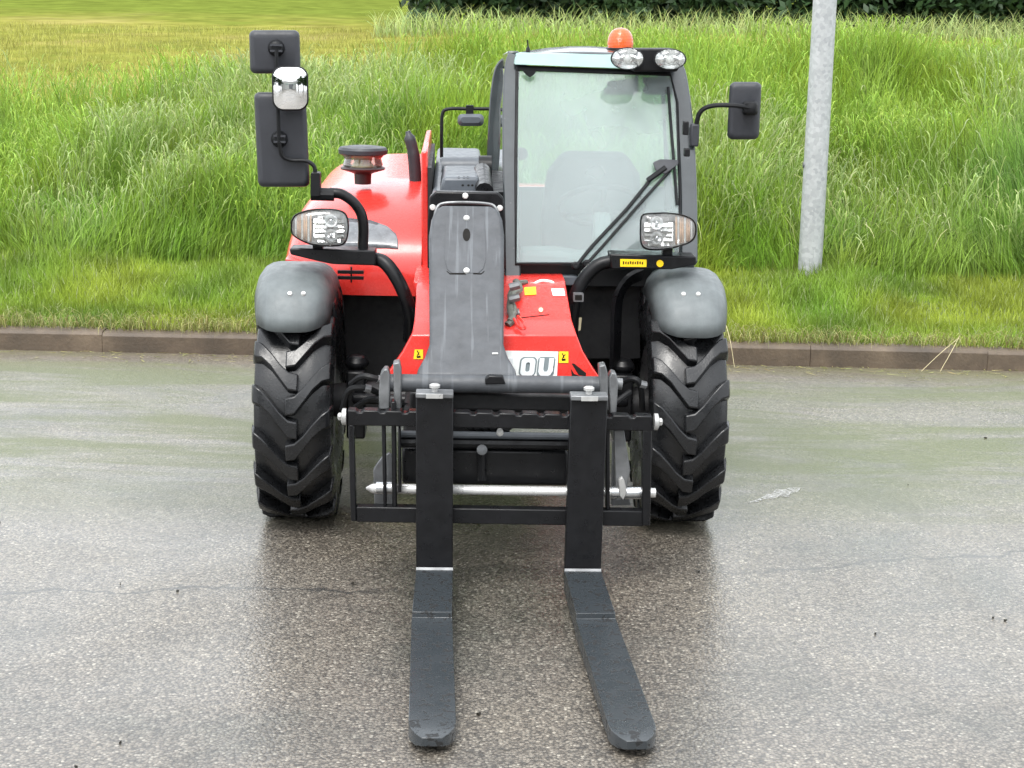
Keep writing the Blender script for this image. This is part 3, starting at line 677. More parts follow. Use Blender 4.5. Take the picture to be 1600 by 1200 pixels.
# ---- axles, belly, black inner panels
a = MB(); a.tube([(-AX + 0.05, 0, RAD), (-0.3, 0, RAD), (0.3, 0, RAD), (AX - 0.05, 0, RAD)], [0.06, 0.085, 0.085, 0.06], 12); a.ball((0, 0, RAD), 0.15, sc=(1, 1, 0.85))
a.build('front_axle', 'void', T)
a = MB(); a.tube([(-AX + 0.05, 2.1, RAD), (AX - 0.05, 2.1, RAD)], 0.08, 12); a.ball((0, 2.1, RAD), 0.15); a.build('rear_axle', 'void', T)
a = MB(); a.box((0, 1.05, 0.60), (0.56, 2.5, 0.36)); a.build('chassis_beam', 'void', T, bevel=0.01)
a = MB().box((0, 2.45, 0.75), (1.2, 0.35, 0.55)); a.build('counterweight', 'red', T, bevel=0.05, seg=3)
# steering knuckles seen inside the wheels
for s in (-1, 1):
    k = MB(); k.box((s * (AX - 0.21), -0.02, RAD), (0.07, 0.14, 0.26)); k.tube([(s * (AX - 0.2), -0.14, RAD + 0.04), (s * 0.15, -0.17, RAD + 0.04)], 0.022, 8)
    k.lathe([(0.03, -0.03), (0.05, 0), (0.03, 0.03)], (s * (AX - 0.21), -0.02, RAD + 0.15), (0, 0, 1), 12)
    k.build('steering_knuckle', 'black', T, bevel=0.008)
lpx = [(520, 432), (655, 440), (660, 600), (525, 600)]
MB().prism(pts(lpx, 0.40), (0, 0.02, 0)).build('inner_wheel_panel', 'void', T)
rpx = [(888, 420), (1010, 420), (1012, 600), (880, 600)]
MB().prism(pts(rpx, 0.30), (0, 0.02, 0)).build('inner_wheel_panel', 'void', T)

# ---- mudguards
def mudguard(s):
    cx, rg, hw = s * (AX + 0.012), 0.526, 0.170
    rows = []
    for i in range(23):
        t = i / 22; row = []
        for j in range(15):
            q = -1 + 2 * j / 14
            th0 = R(43) + R(15) * abs(q) ** 4.0; th1 = R(150)
            th = th0 + (th1 - th0) * t
            edge = 0.095 * abs(q) ** 5
            nose = -0.022 * math.exp(-((th - R(66)) / R(17)) ** 2) * (1 - q * q) * -1
            lip = -0.05 * max(0, 1 - t / 0.16) ** 2
            r = rg - edge + nose + lip
            x = cx + hw * (q * (1 - 0.10 * abs(q) ** 3)) * (1 - 0.13 * max(0, 1 - t / 0.35) ** 2)
            row.append(Vector((x, -r * math.cos(th), RAD + r * math.sin(th))))
        rows.append(row)
    o = MB().grid(rows).build('mudguard', 'guard', T, sharp=60, solid=0.012)
    bv = bvh_of(o)
    for u, v in (((453, 459), (474, 459)) if s < 0 else ((1068, 460), (1091, 460))): bolt(bv, u, v, o, 0.0085)
    return o
mudguard(-1); mudguard(1)
# mudguard stays
MB().tube(catmull([Q(1003, 427, -0.02), Q(980, 440, -0.05), Q(965, 470, -0.06), Q(962, 530, -0.06), Q(960, 592, -0.04)], 6), 0.01, section=[(-0.028, -0.008), (0.028, -0.008), (0.028, 0.008), (-0.028, 0.008)], up=(1, 0, 0)).build('mudguard_stay', 'black', T)

# ---- red front chassis
rows_px = [(440, 652, 884, -0.16), (447, 651, 884, -0.22), (465, 650, 887, -0.30), (500, 648, 893, -0.46), (518, 645, 899, -0.53), (524, 643, 901, -0.545), (550, 629, 911, -0.55), (575, 612, 926, -0.56), (596, 598, 941, -0.565)]
fr = [[Q(u0, v, y), Q(u0 * 0.7 + u1 * 0.3, v, y), Q(u0 * 0.3 + u1 * 0.7, v, y), Q(u1, v, y)] for v, u0, u1, y in rows_px]
bk = [[p + Vector((0, 0.05 + (0.25 if i < 4 else 0), 0)) for p in r] for i, r in enumerate(fr)]
m = MB()
loop = [[*f_, *reversed(b_)] for f_, b_ in zip(fr, bk)]
m.loft(loop)
front = m.build('front_chassis', 'red', T, bevel=0.006, seg=2, sharp=25)
fbv = bvh_of(front)
# brand plate behind the boom
bp_px = [(660, 545), (872, 549), (869, 592), (655, 590)]
bp_px = [(790, 547), (872, 549), (870, 590), (806, 589), (796, 566)]
plate = decal(fbv, [(700, 546), (872, 549), (870, 589), (700, 588)], 'brand_plate', 'white', front, off=0.002, thick=0.004)
pbv = bvh_of(plate)
def letter(outer, inner, name):
    P0 = [hit(pbv, u, v, 0.005)[0] for u, v in outer]; P1 = [hit(pbv, u, v, 0.005)[0] for u, v in inner]
    n = len(outer); mb = MB(); off = Vector((0, 0.0045, 0))
    mb.add(P0 + P1 + [p + off for p in P0] + [p + off for p in P1], [(i, (i + 1) % n, n + (i + 1) % n, n + i) for i in range(n)] + [(i, (i + 1) % n, 2 * n + (i + 1) % n, 2 * n + i) for i in range(n)] + [(n + i, n + (i + 1) % n, 3 * n + (i + 1) % n, 3 * n + i) for i in range(n)])
    o = mb.build(name, 'letter', plate); return o
def slant(px, v0=588, k=0.12): return [(u + (v0 - v) * k, v) for u, v in px]
oO = slant(rrect(812, 560, 834, 587, 6)); oI = slant(rrect(819.5, 566, 826, 581, 3)); letter(oO, oI, 'letter')
oO2 = slant(rrect(785, 560, 806, 587, 4)); 
def solid_letter(px, name, mat='letter', off=0.005):
    P0 = [hit(pbv, u, v, off)[0] for u, v in px]
    if all(P0): MB().prism(P0, (0, 0.0045, 0)).build(name, mat, plate)
solid_letter(slant([(840, 560), (847.5, 560), (847.5, 577), (849.5, 581), (853.5, 581), (855, 577), (855, 560), (862.5, 560), (862.5, 580), (859, 586), (855, 587.5), (847, 587.5), (843, 586), (840, 581)]), 'letter')
solid_letter(slant(rrect(809.5, 557.5, 836.5, 588, 7)), 'letter_outline', 'letteredge', 0.0005)
solid_letter(slant(rrect(837.5, 557.5, 865, 588, 5)), 'letter_outline', 'letteredge', 0.0005)
solid_letter(slant([(791, 560), (798, 560), (798, 587), (791, 587)]), 'letter')
solid_letter(ell(864, 573, 1.6, 2.2, 8), 'rivet', 'ink', 0.0008)
# stickers
for q in ([(873, 549), (888, 549), (888, 567), (873, 567)], [(648, 546), (661, 546), (661, 561), (646, 561)]):
    s = decal(fbv, q, 'warning_sticker', 'yellow', front)
    cu, cv = sum(p[0] for p in q) / 4, sum(p[1] for p in q) / 4
    if s:
        for px in ([(cu - 3, cv - 6), (cu - 1, cv - 6), (cu + 1.5, cv + 1), (cu + 0.5, cv + 2)], [(cu + 2, cv - 5), (cu + 3.5, cv - 4), (cu - 2, cv + 3), (cu - 3, cv + 2)], [(cu - 3.5, cv + 3), (cu + 3, cv + 2), (cu + 3.5, cv + 5.5), (cu - 2.5, cv + 6)]): decal(fbv, px, 'print', 'ink', s, off=0.003, thick=0.0004)
decal(fbv, [(819, 450), (837, 449), (838, 461), (820, 462)], 'orange_sticker', 'yellow', front)
decal(fbv, [(861, 452), (881, 452), (883, 463), (864, 463)], 'white_sticker', 'white', front)
decal(fbv, ell(845, 485, 3.5, 3.5, 10), 'plug', 'cream', front)
decal(fbv, [(813, 496.2), (858, 491.2), (858.3, 492.4), (813, 497.6)], 'seam', 'ink', front, off=0.0004, thick=0.0006)
for q in ([(893, 568), (897, 568), (916, 583), (915, 588), (904, 586)], [(892, 576), (897, 584), (912, 590), (894, 590)]): decal(fbv, q, 'slot', 'ink', front, off=0.0004, thick=0.0006)
# lifting handle, hoses in front of the chassis
MB().tube(catmull([Q(831, 446, -0.18), Q(845, 439, -0.17), Q(862, 441, -0.17), Q(866, 447, -0.18)], 6), 0.006, 8).build('grab_loop', 'white', T)
h_ = MB()
h_.tube(catmull([Q(806, 440, -0.24), Q(812, 452, -0.30), Q(801, 462, -0.36), Q(797, 480, -0.42), Q(801, 498, -0.48), Q(793, 508, -0.5)], 6), 0.013, 8)
h_.tube(catmull([Q(822, 441, -0.18), Q(808, 444, -0.24), Q(797, 462, -0.33), Q(804, 485, -0.44), Q(796, 502, -0.5)], 6), 0.010, 8)
h_.build('hydraulic_hose', 'hose', T)
for v_ in (447, 466, 490): MB().tube([Q(796, v_ + 2, -0.42), Q(812, v_ - 2, -0.42)], 0.014, 8).build('hose_clamp', 'dullsteel', T)
MB().tube(catmull([Q(803, 498, -0.5), Q(812, 512, -0.55), Q(820, 513, -0.56), Q(818, 504, -0.55), Q(809, 494, -0.5)], 6), 0.005, 6).build('red_hose', 'red', T)
# ---- cradle plates along the boom
for px, y0, y1, mt in (([(658, 238), (668, 236), (671, 460), (659, 460)], 0.30, 0.36, 'red'), ([(646, 440), (672, 440), (670, 470), (650, 470)], -0.12, 0.3, 'red')):
    MB().prism(pts(px, y0), (0, y1 - y0 if y1 - y0 > 0.3 else 1.2, 0)).build('boom_cradle_plate', mt, T, bevel=0.006)
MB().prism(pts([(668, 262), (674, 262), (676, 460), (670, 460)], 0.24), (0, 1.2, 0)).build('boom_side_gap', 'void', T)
# ---- boom
YT, YB = -0.22, -0.80
def ycov(v): return YT + (v - 320) / 265 * (YB - YT)
cov_px = [(690, 319), (768, 320), (779, 327), (785, 340), (788, 365), (787, 535), (794, 556), (806, 576), (808, 588), (650, 587), (653, 574), (664, 555), (671, 535), (670, 365), (674, 340), (681, 326)]
nrm = (Q(730, 320, YT) - Q(728, 585, YB)).cross(Vector((1, 0, 0))).normalized()
if nrm.y < 0: nrm = -nrm
cover = MB().prism(pts(cov_px, ycov), nrm * 0.07).build('boom_cover', 'cover', T, bevel=0.014, seg=3)
cbv = bvh_of(cover)
acc = decal(cbv, [(700, 336), (752, 336), (757, 345), (759, 405), (755, 420), (747, 427), (706, 427), (699, 421), (695, 405), (697, 345)], 'access_cover', 'cover', cover, off=0.0, thick=0.0025)
abv = bvh_of(acc)
bolt(abv, 729, 341, acc, 0.011); bolt(abv, 729, 423, acc, 0.011)
decal(abv, ell(729, 367, 6, 10, 14), 'slot', 'ink', acc, off=0.0004, thick=0.0006)
decal(cbv, [(703, 427), (752, 427), (757, 423), (757, 424.5), (752, 429), (703, 429), (698, 424.5), (698, 423)], 'seam', 'ink', cover, off=0.0003, thick=0.0005)
decal(cbv, [(769, 552), (778, 552), (778, 554), (769, 554)], 'clip', 'zinc', cover)
fl_px = [(681, 299), (778, 301), (787, 310), (790, 345), (790, 420), (668, 420), (668, 345), (671, 308)]
flange = MB().prism(pts(fl_px, -0.10), (0, 0.05, 0)).build('boom_flange', 'black', T, bevel=0.006)
gbv = bvh_of(flange)
for u, v in ((727, 306), (676, 324), (781, 325)): bolt(gbv, u, v, flange, 0.011)
MB().tube(catmull([Q(679, 340, -0.16), Q(683, 325, -0.15), Q(693, 318, -0.14), Q(727, 316.5, -0.14), Q(764, 319, -0.14), Q(775, 326, -0.15), Q(780, 340, -0.16)], 5), 0.006, 8).build('cover_trim', 'dullsteel', flange)
z_t = Q(720, 301, -0.05).z; xl, xr = Q(674, 301, -0.05).x, Q(764, 301, -0.05).x
bx = MB(); bx.box(((xl + xr) / 2, 1.05, z_t - 0.19), (xr - xl, 2.2, 0.36)); bx.build('boom', 'boom', T, bevel=0.02, seg=3)
hd = MB().prism(pts([(692, 277), (748, 277), (752, 303), (686, 303)], 0.12), (0, 0.5, 0)).build('boom_valve_housing', 'boom', T, bevel=0.012)
hb = bvh_of(hd)
for u, v in ((717, 276), (725, 276), (731, 276), (723, 288), (732, 288), (738, 288)): decal(hb, ell(u, v + 1.5, 2, 1.6, 8), 'hole', 'ink', hd, off=0.0003, thick=0.0005)
pv = MB(); pv.tube([Q(690, 262, 0.9), Q(760, 262, 0.9)], 0.045, 14); pv.build('lift_ram_pivot', 'boom', T)
pv = MB(); pv.tube([Q(753, 268, 0.5), Q(757, 300, 0.02)], 0.035, 12); pv.tube([Q(748, 262, 0.7), Q(768, 262, 0.7)], 0.05, 12); pv.build('lift_ram', 'black', T)
pv = MB().prism(pts([(766, 300), (803, 300), (806, 446), (786, 446), (789, 330)], 0.19), (0, 0.9, 0)); pv.build('cab_side_panel', 'blackmat', T)
# rear hoop with a small mirror behind the boom
hp = MB().tube(catmull([Q(690, 246, 1.5), Q(690, 200, 1.5), Q(692, 176, 1.5), Q(703, 170, 1.5), Q(735, 170, 1.5), Q(790, 170, 1.5)], 5), 0.008, 8); hp = hp.build('mirror_hoop', 'blackmat', T)
mm = MB().loft([pts(rrect(715 + k, 178 + k, 756 - k, 197 - k, 7 - k * 0.5), y) for k, y in ((5, 1.46), (0, 1.48), (0, 1.53), (3, 1.55))]); mm.build('rear_view_mirror', 'boom', T)
MB().box(Q(734, 173, 1.5), (0.035, 0.03, 0.05)).build('mirror_clamp', 'blackmat', T)

# ---- bonnet
XR = Q(660, 300, 0.4).x; XL = Q(441, 400, 0.45).x
z0 = Q(600, 447, 0.30).z; zt = Q(600, 279, 0.95).z
rows = []
NF, NP = 22, 22
for i in range(NF + 8):
    row = []
    for j in range(NP + 1):
        psi = PI / 2 * j / NP
        cw = math.cos(psi) ** (2 / 3.3); sw = math.sin(psi) ** (2 / 3.3) if psi > 0 else 0
        if i <= NF:
            ph = PI / 2 * i / NF; cf = math.cos(ph) ** (2 / 2.3) if i < NF else 0; sf = math.sin(ph) ** (2 / 2.3) if i else 0
            y = 1.0 - 0.72 * cf * (1 - 0.30 * cw ** 5)
        else:
            sf = 1; y = 1.0 + 1.25 * (i - NF) / 7
        x = XR - (XR - XL) * cw
        zz = z0 + (zt - z0) * sf * sw
        row.append(Vector((x, y, zz)))
    rows.append(row)
m = MB().grid(rows)
# skirt under the dome's front and left edges, right wall
def wall(line, zlow): m.grid([line, [Vector((p.x, p.y, zlow)) for p in line]])
wall(rows[0], z0 - 0.035); wall([r[0] for r in rows], z0 - 0.035); wall([r[-1] for r in rows], z0 - 0.035)
hood = m.build('bonnet', 'red', T, sharp=50)
hbv = bvh_of(hood)
def patch(bv, top, bot, name, mat, parent, n=10, off=0.004):
    rows = []
    for i in range(n + 1):
        t = i / n; row = []
        def at(c):
            s = t * (len(c) - 1); k = min(int(s), len(c) - 2); f = s - k
            return (c[k][0] * (1 - f) + c[k + 1][0] * f, c[k][1] * (1 - f) + c[k + 1][1] * f)
        a, b = at(top), at(bot)
        for j in range(6):
            f = j / 5; p, _ = hit(bv, a[0] * (1 - f) + b[0] * f, a[1] * (1 - f) + b[1] * f, off); row.append(p)
        rows.append(row)
    if any(p is None for r in rows for p in r): return None
    return MB().grid(rows).build(name, mat, parent, solid=0.004, sharp=60)
patch(hbv, [(505, 342), (540, 341), (580, 345), (605, 354), (619, 366), (622, 376)], [(505, 388), (540, 388), (580, 388), (605, 388), (619, 389), (622, 389)], 'bonnet_lamp_cover', 'lampgrey', hood)
decal(hbv, [(646.5, 300), (648, 300), (650, 436), (648.5, 436)], 'seam', 'ink', hood, off=0.0006, thick=0.0006)
for v_ in (425, 434): 
    MB().box(Q(548, v_, 0.18), (0.10, 0.02, 0.012)).build('grille_bar', 'blackmat', T)
MB().box(Q(549, 429, 0.185), (0.006, 0.016, 0.06)).build('grille_post', 'blackmat', T)
MB().prism(pts([(446, 405), (660, 442), (660, 452), (446, 452)], 0.36), (0, 1.8, 0)).build('engine_bay_floor', 'red', T)
MB().box((XL + 0.12, 1.35, z0 - 0.15), (0.2, 1.2, 0.25)).build('fuel_tank', 'blackmat', T, bevel=0.03)
# pre-cleaner
pc = Q(567, 276, 0.75); k_ = 0.0027
pb = MB().lathe([(0.034, -0.03), (0.036, 0.012), (0.05, 0.018), (0.09, 0.03), (0.094, 0.036), (0.088, 0.042)], pc, (0, 0, 1), 28).build('precleaner', 'base', T)
MB().lathe([(0.078, 0.04), (0.083, 0.05), (0.076, 0.075), (0.090, 0.092), (0.092, 0.097)], pc, (0, 0, 1), 28, cap=False).build('clear_bowl', 'bowl', pb)
MB().lathe([(0.05, 0.04), (0.035, 0.06), (0.045, 0.095)], pc, (0, 0, 1), 20).build('vane_core', 'cream', pb)
MB().lathe([(0.094, 0.092), (0.101, 0.096), (0.102, 0.112), (0.095, 0.122), (0.06, 0.127), (0.001, 0.128)], pc, (0, 0, 1), 32).build('precleaner_cap', 'plastic', pb)
# exhaust
MB().tube(catmull([Q(650, 300, 0.9), Q(648, 262, 0.9), Q(645, 235, 0.9), Q(637, 205, 0.9)], 6), [0.026] * 12 + [0.024] * 5 + [0.014, 0.010], 12).build('exhaust_pipe', 'plastic', T)

# ---- lamp brackets, support arms, headlights
lb = MB().prism(pts([(452, 389), (470, 388), (586, 392), (588, 415), (520, 413), (500, 409), (454, 398)], -0.20), (0, 0.11, 0)).build('lamp_bracket', 'black', T, bevel=0.005)
rb = MB().prism(pts([(953, 397), (1088, 401), (1088, 414), (1050, 421), (955, 421)], -0.20), (0, 0.11, 0)).build('lamp_bracket', 'black', T, bevel=0.005)
rbv = bvh_of(rb)
s = decal(rbv, [(969, 404.5), (1010, 405.5), (1010, 417), (969, 416.5)], 'yellow_sticker', 'yellow', rb)
for i_ in range(9): decal(rbv, [(973 + i_ * 3.7, 408 + (i_ % 3)), (975.4 + i_ * 3.7, 408), (975 + i_ * 3.7, 413), (973 + i_ * 3.7, 413 - (i_ % 2))], 'print', 'ink', s, off=0.003, thick=0.0004)
decal(rbv, ell(1031, 411.5, 5.5, 5.5, 14), 'round_reflector', 'yellow', rb, thick=0.004)
sec = [(0.036, -0.022), (0.036, 0.022), (-0.036, 0.022), (-0.036, -0.022)]
MB().tube(catmull([Q(583, 404, -0.15), Q(598, 408, -0.17), Q(613, 424, -0.19), Q(630, 455, -0.20), Q(641, 490, -0.18), Q(640, 530, -0.12)], 7), 0.025, 12).build('support_arm', 'black', T)
MB().tube(catmull([Q(957, 408, -0.15), Q(935, 414, -0.15), Q(915, 432, -0.15), Q(901, 458, -0.15), Q(895, 490, -0.14), Q(892, 545, -0.10)], 7), 0.025, 12, ).build('support_arm', 'black', T)
sq = MB().prism(pts(rrect(896, 458.5, 912, 471.5, 1.5, 2), -0.20), (0, 0.05, 0)).build('square_socket', 'dullsteel', T)
MB().prism(pts(rrect(898.5, 461, 909.5, 469, 1, 2), -0.202), (0, 0.02, 0)).build('socket_hole', 'ink', sq)
MB().prism(pts([(905, 497), (909, 497), (907, 516), (901, 518)], -0.12), (0, 0.01, 0)).build('small_label', 'cream', T)
def headlight(px, y, divide, side):
    """px: outline; divide: u of the indicator border"""
    hs = MB().loft([pts(px, y + 0.012), pts(shrink(px, 1.045, 1.07), y + 0.004), pts(shrink(px, 1.06, 1.09), y + 0.03), pts(shrink(px, 0.8), y + 0.12), pts(shrink(px, 0.5), y + 0.13)], False)
    o = hs.build('headlight', 'blackmat', T, sharp=50)
    cu = sum(p[0] for p in px) / len(px); cv = sum(p[1] for p in px) / len(px)
    u0, u1 = min(p[0] for p in px), max(p[0] for p in px)
    MB().loft([pts(px, y + 0.012), pts(shrink(px, 0.93), y + 0.05), pts(shrink(px, 0.5), y + 0.075)], 'end').build('reflector', 'lampwhite', o)
    # stepped reflector segments, each leaning back so that it mirrors the sky
    lo, hi = (divide + 3, u1 - 5) if side < 0 else (u0 + 5, divide - 3)
    nseg = 6; vt, vb = min(p[1] for p in px) + 5, max(p[1] for p in px) - 5
    for i in range(nseg):
        va, vb_ = vt + (vb - vt) * i / nseg, vt + (vb - vt) * (i + 1) / nseg
        cuts = [lo, lo + (hi - lo) * random.uniform(0.3, 0.45), lo + (hi - lo) * random.uniform(0.6, 0.75), hi]
        for c0, c1 in zip(cuts[:-1], cuts[1:]):
            if i in (0, nseg - 1): c0, c1 = max(c0, lo + 6), min(c1, hi - 6)
            if c1 - c0 < 4: continue
            dd = random.uniform(0.004, 0.011)
            MB().prism([Q(c0 + .5, va + .6, y + 0.03 + dd), Q(c1 - .5, va + .6, y + 0.03 + dd + random.uniform(-.002, .002)), Q(c1 - .5, vb_, y + 0.026), Q(c0 + .5, vb_, y + 0.026)], (0, 0.008, 0)).build('reflector_facet', 'reflector', o)
    # reflector bowls and bulbs
    mc = (divide + (u1 if side < 0 else u0)) / 2
    for dv, rr, dp in ((-11, 10, 0.0), (12, 10, 0.0)):
        c = Q(mc + side * -2, cv + dv, y + 0.022); ax = (CAML - c).normalized(); k = rr * 0.0024
        MB().lathe([(k, 0.010), (k * 0.92, 0.004), (k * 0.7, -0.010), (k * 0.35, -0.02), (0.001, -0.024)], c, ax, 16, cap=False).build('reflector_bowl', 'lampwhite', o)
        MB().lathe([(k * 0.32, -0.02), (k * 0.3, 0.002), (k * 0.2, 0.008), (0.001, 0.01)], c, ax, 10).build('bulb_shield', 'steel', o)
    for q in range(4):
        uu = mc + random.uniform(-14, 14); vv = cv + random.choice((-20, -2, 0, 20)) + random.uniform(-2, 2)
        MB().box(Q(uu, vv, y + 0.03), (random.uniform(0.008, 0.022), 0.02, random.uniform(0.005, 0.012)), Matrix.Rotation(random.uniform(-.6, .6), 3, 'X')).build('reflector_facet', 'steel' if q % 2 else 'lampwhite', o)
    # indicator section with ribs
    outer = u0 + 4 if side < 0 else u1 - 4
    n = 8
    for i in range(n):
        f0 = (i + 0.1) / n; f1 = (i + 0.92) / n
        ua, ub = outer + (divide - outer) * f0, outer + (divide - outer) * f1
        def vr(u):
            top = [p[1] for p in px if abs(p[0] - u) < 9] or [cv - 10, cv + 10]
            return min(top) + 3.5, max(top) - 3.5
        (a0, a1), (b0, b1) = vr(ua), vr(ub)
        MB().prism([Q(ua, a0, y + 0.022), Q(ub, b0, y + 0.022), Q(ub, b1, y + 0.022), Q(ua, a1, y + 0.022)], (0, 0.01, 0)).build('indicator_rib', 'amber' if i % 3 else 'reflector', o)
    MB().loft([pts(px, y + 0.006), pts(shrink(px, 0.9), y - 0.006), pts(shrink(px, 0.55), y - 0.012)]).build('lens', 'clear', o, sharp=70)
    return o
def spl(px, n=4): return [(p.x, p.y) for p in catmull([Vector((a, b, 0)) for a, b in px + px[:1]], n)[:-1]]
hlx = spl([(457, 346), (463, 337), (482, 330), (510, 328), (532, 331), (541, 340), (543, 358), (539, 376), (530, 382), (508, 383), (485, 380), (465, 371), (457, 362)])
hrx = spl([(1002, 345), (1005, 337), (1014, 335), (1040, 334), (1065, 337), (1081, 344), (1086, 355), (1084, 370), (1074, 379), (1050, 386), (1025, 389), (1008, 386), (1002, 374)])
headlight(hlx, -0.24, 487, -1); headlight(hrx, -0.24, 1055, 1)
MB().box(Q(497, 386, -0.15), (0.035, 0.05, 0.05)).build('lamp_stem', 'blackmat', T); MB().box(Q(1042, 394, -0.15), (0.035, 0.05, 0.05)).build('lamp_stem', 'blackmat', T)

# ---- left mirrors
MB().tube(catmull([Q(515, 301, -0.14), Q(535, 304, -0.14), Q(556, 320, -0.14), Q(567, 345, -0.14), Q(567, 392, -0.14)], 7), 0.019, 12).build('mirror_post', 'black', T)
MB().tube([Q(486, 303, -0.14), Q(522, 304, -0.14)], 0.024, 10).build('mirror_post_clamp', 'blackmat', T)
MB().prism(pts(rrect(485, 270, 500, 307, 3, 3), -0.17), (0, 0.06, 0)).build('mirror_pivot', 'blackmat', T, bevel=0.004)
MB().tube(catmull([Q(493, 272, -0.14), Q(490, 259, -0.14), Q(477, 251, -0.14), Q(455, 250, -0.14), Q(441, 243, -0.15), Q(436, 222, -0.16)], 7), 0.0075, 8).build('mirror_arm', 'blackmat', T)
MB().tube(catmull([Q(436, 222, -0.155), Q(434, 160, -0.165), Q(432, 120, -0.16), Q(432, 78, -0.16)], 5), 0.007, 8).build('mirror_arm', 'blackmat', T)
def mirror_housing(box, y, r, tilt=0, shear=0, glass_front=False, mat='plastic', depth=0.075):
    u0, v0, u1, v1 = box
    def ring(k, yy):
        px = rrect(u0 + k, v0 + k, u1 - k, v1 - k, max(2, r - k * 0.4), 6)
        vm = (v0 + v1) / 2
        return pts([(u + (v - vm) * shear, v) for u, v in px], yy)
    o = MB().loft([ring(8, y - 0.004), ring(3, y), ring(0.5, y + 0.012), ring(0, y + 0.03), ring(0, y + depth), ring(2, y + depth + 0.005)]).build('mirror_housing', mat, T, sharp=60)
    MB().loft([ring(4, y + depth + 0.004), ring(4.5, y + depth + 0.009)]).build('mirror_glass', 'mirror', o)
    return o
m1 = mirror_housing((390, 47, 469, 115), -0.12, 9, shear=0.03)
m2 = mirror_housing((400, 144, 481, 292), -0.12, 9, shear=0.045)
for o, (u, v) in ((m1, (432, 75)), (m2, (437, 217))):
    MB().lathe([(0.030, 0), (0.030, 0.012), (0.022, 0.028), (0.010, 0.034)], Q(u, v, -0.12), (0, -1, 0), 16).build('ball_mount', 'blackmat', o)
    for dv in (-4.5, 4.5): MB().box(Q(u, v + dv, -0.15), (0.042, 0.02, 0.007)).build('mount_clip', 'plastic', o)
# small convex mirror that faces forward
u0, v0, u1, v1 = 425, 103, 482, 173
def ring3(k, yy, sh=-0.02): return pts([(u + (v - 138) * sh * -1, v) for u, v in rrect(u0 + k, v0 + k, u1 - k, v1 - k, max(3, 17 - k * 0.6), 6)], yy)
m3 = MB().loft([ring3(1.5, -0.205), ring3(0, -0.2), ring3(0, -0.175), ring3(8, -0.15), ring3(18, -0.145)]).build('front_mirror', 'blackmat', T, sharp=60)
rim = [(u + (v - 138) * 0.02, v) for u, v in rrect(u0 + 2.5, v0 + 2.5, u1 - 2.5, v1 - 2.5, 15, 6)]
rings = []
for k in (1.0, 0.85, 0.7, 0.55, 0.4, 0.25, 0.12, 0.02):
    px = [(453.5 + (u - 453.5) * k, 138 + (v - 138) * k) for u, v in rim]
    rings.append([Q(u, v, -0.2045 - 0.013 * (1 - ((u - 453.5) ** 2 + (v - 138) ** 2) / 38.0 ** 2)) for u, v in px])
MB().loft(rings).build('mirror_glass', 'mirror', m3, sharp=80)
MB().tube([Q(440, 138, -0.15), Q(433, 138, -0.155)], 0.012, 8).build('mirror_clamp', 'blackmat', m3)
# ---- right mirror
m4 = mirror_housing((1138, 128, 1188, 218), 0.18, 9, shear=-0.05)
MB().tube(catmull([Q(1088, 212, 0.16), Q(1089, 190, 0.15), Q(1096, 173, 0.14), Q(1115, 165, 0.13), Q(1150, 165, 0.12), Q(1178, 170, 0.13)], 7), 0.009, 8).build('mirror_arm', 'blackmat', T)
MB().box(Q(1085, 211, 0.16), (0.032, 0.04, 0.085)).build('mirror_pivot', 'plastic', T, bevel=0.006)
MB().loft([pts(rrect(1160 + k, 158 + k, 1184 - k, 180 - k, 5), y) for k, y in ((3, 0.12), (0, 0.135), (0, 0.19))]).build('ball_mount', 'blackmat', m4, sharp=60)

# ---- cab
YW0, YW1 = 0.02, 0.30              # windscreen bottom and top
def yw(v): return YW0 + (415 - v) / 310 * (YW1 - YW0)
YRE = 1.15
ws_px = [(808, 108), (1048, 117), (1058, 160), (1062, 300), (1062, 412), (806, 412), (806, 260)]
fm = MB()
secp = [(-0.022, -0.03), (0.022, -0.03), (0.022, 0.03), (-0.022, 0.03)]
LP = [(801, 444), (799, 330), (797, 220), (798, 140), (801, 104), (806, 88)]
RP = [(1076, 412), (1075, 300), (1070, 200), (1061, 130), (1055, 108), (1048, 92)]
def pillar(px, y_off=0.0, sec=secp): fm.tube(catmull([Q(u, v, yw(v) + y_off) for u, v in px], 4), 0, section=sec, up=(1, 0, 0))
pillar(LP); pillar(RP, sec=[(-0.02, -0.032), (0.02, -0.032), (0.02, 0.032), (-0.02, 0.032)])
# rear posts, side rails
def rear(u, v): return Q(u, v, YRE)
LR = [(772, 330), (768, 260), (770, 190), (774, 140), (781, 106), (796, 92)]
RRr = [(1045, 330), (1044, 230), (1040, 150), (1032, 105)]
secr = [(-0.010, -0.02), (0.010, -0.02), (0.010, 0.02), (-0.010, 0.02)]
fm.tube(catmull([rear(*p) for p in LR], 4), 0, section=secr, up=(1, 0, 0)); fm.tube(catmull([rear(*p) for p in RRr], 4), 0, section=secr, up=(1, 0, 0))
fm.tube([Q(802, 92, yw(95)), rear(793, 95)], 0, section=secp); fm.tube([Q(1050, 96, yw(95)), rear(1030, 100)], 0, section=secp)
fm.tube([Q(800, 440, YW0), rear(775, 345)], 0, section=secp); fm.tube([Q(1076, 412, YW0), rear(1045, 345)], 0, section=secp)
fm.build('cab_frame', 'cabpaint', T, bevel=0.006, sharp=40)
MB().prism(pts([(796, 412), (1080, 414), (1080, 450), (796, 448)], 0.03), (0, 0.06, 0)).build('cab_front_panel', 'blackmat', T, bevel=0.006)
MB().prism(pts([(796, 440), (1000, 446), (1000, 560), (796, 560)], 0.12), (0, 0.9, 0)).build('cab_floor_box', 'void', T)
MB().prism(pts([(868, 432), (902, 432), (902, 446), (870, 446)], -0.02), (0, 0.05, 0)).build('step_plate', 'boom', T, bevel=0.003)
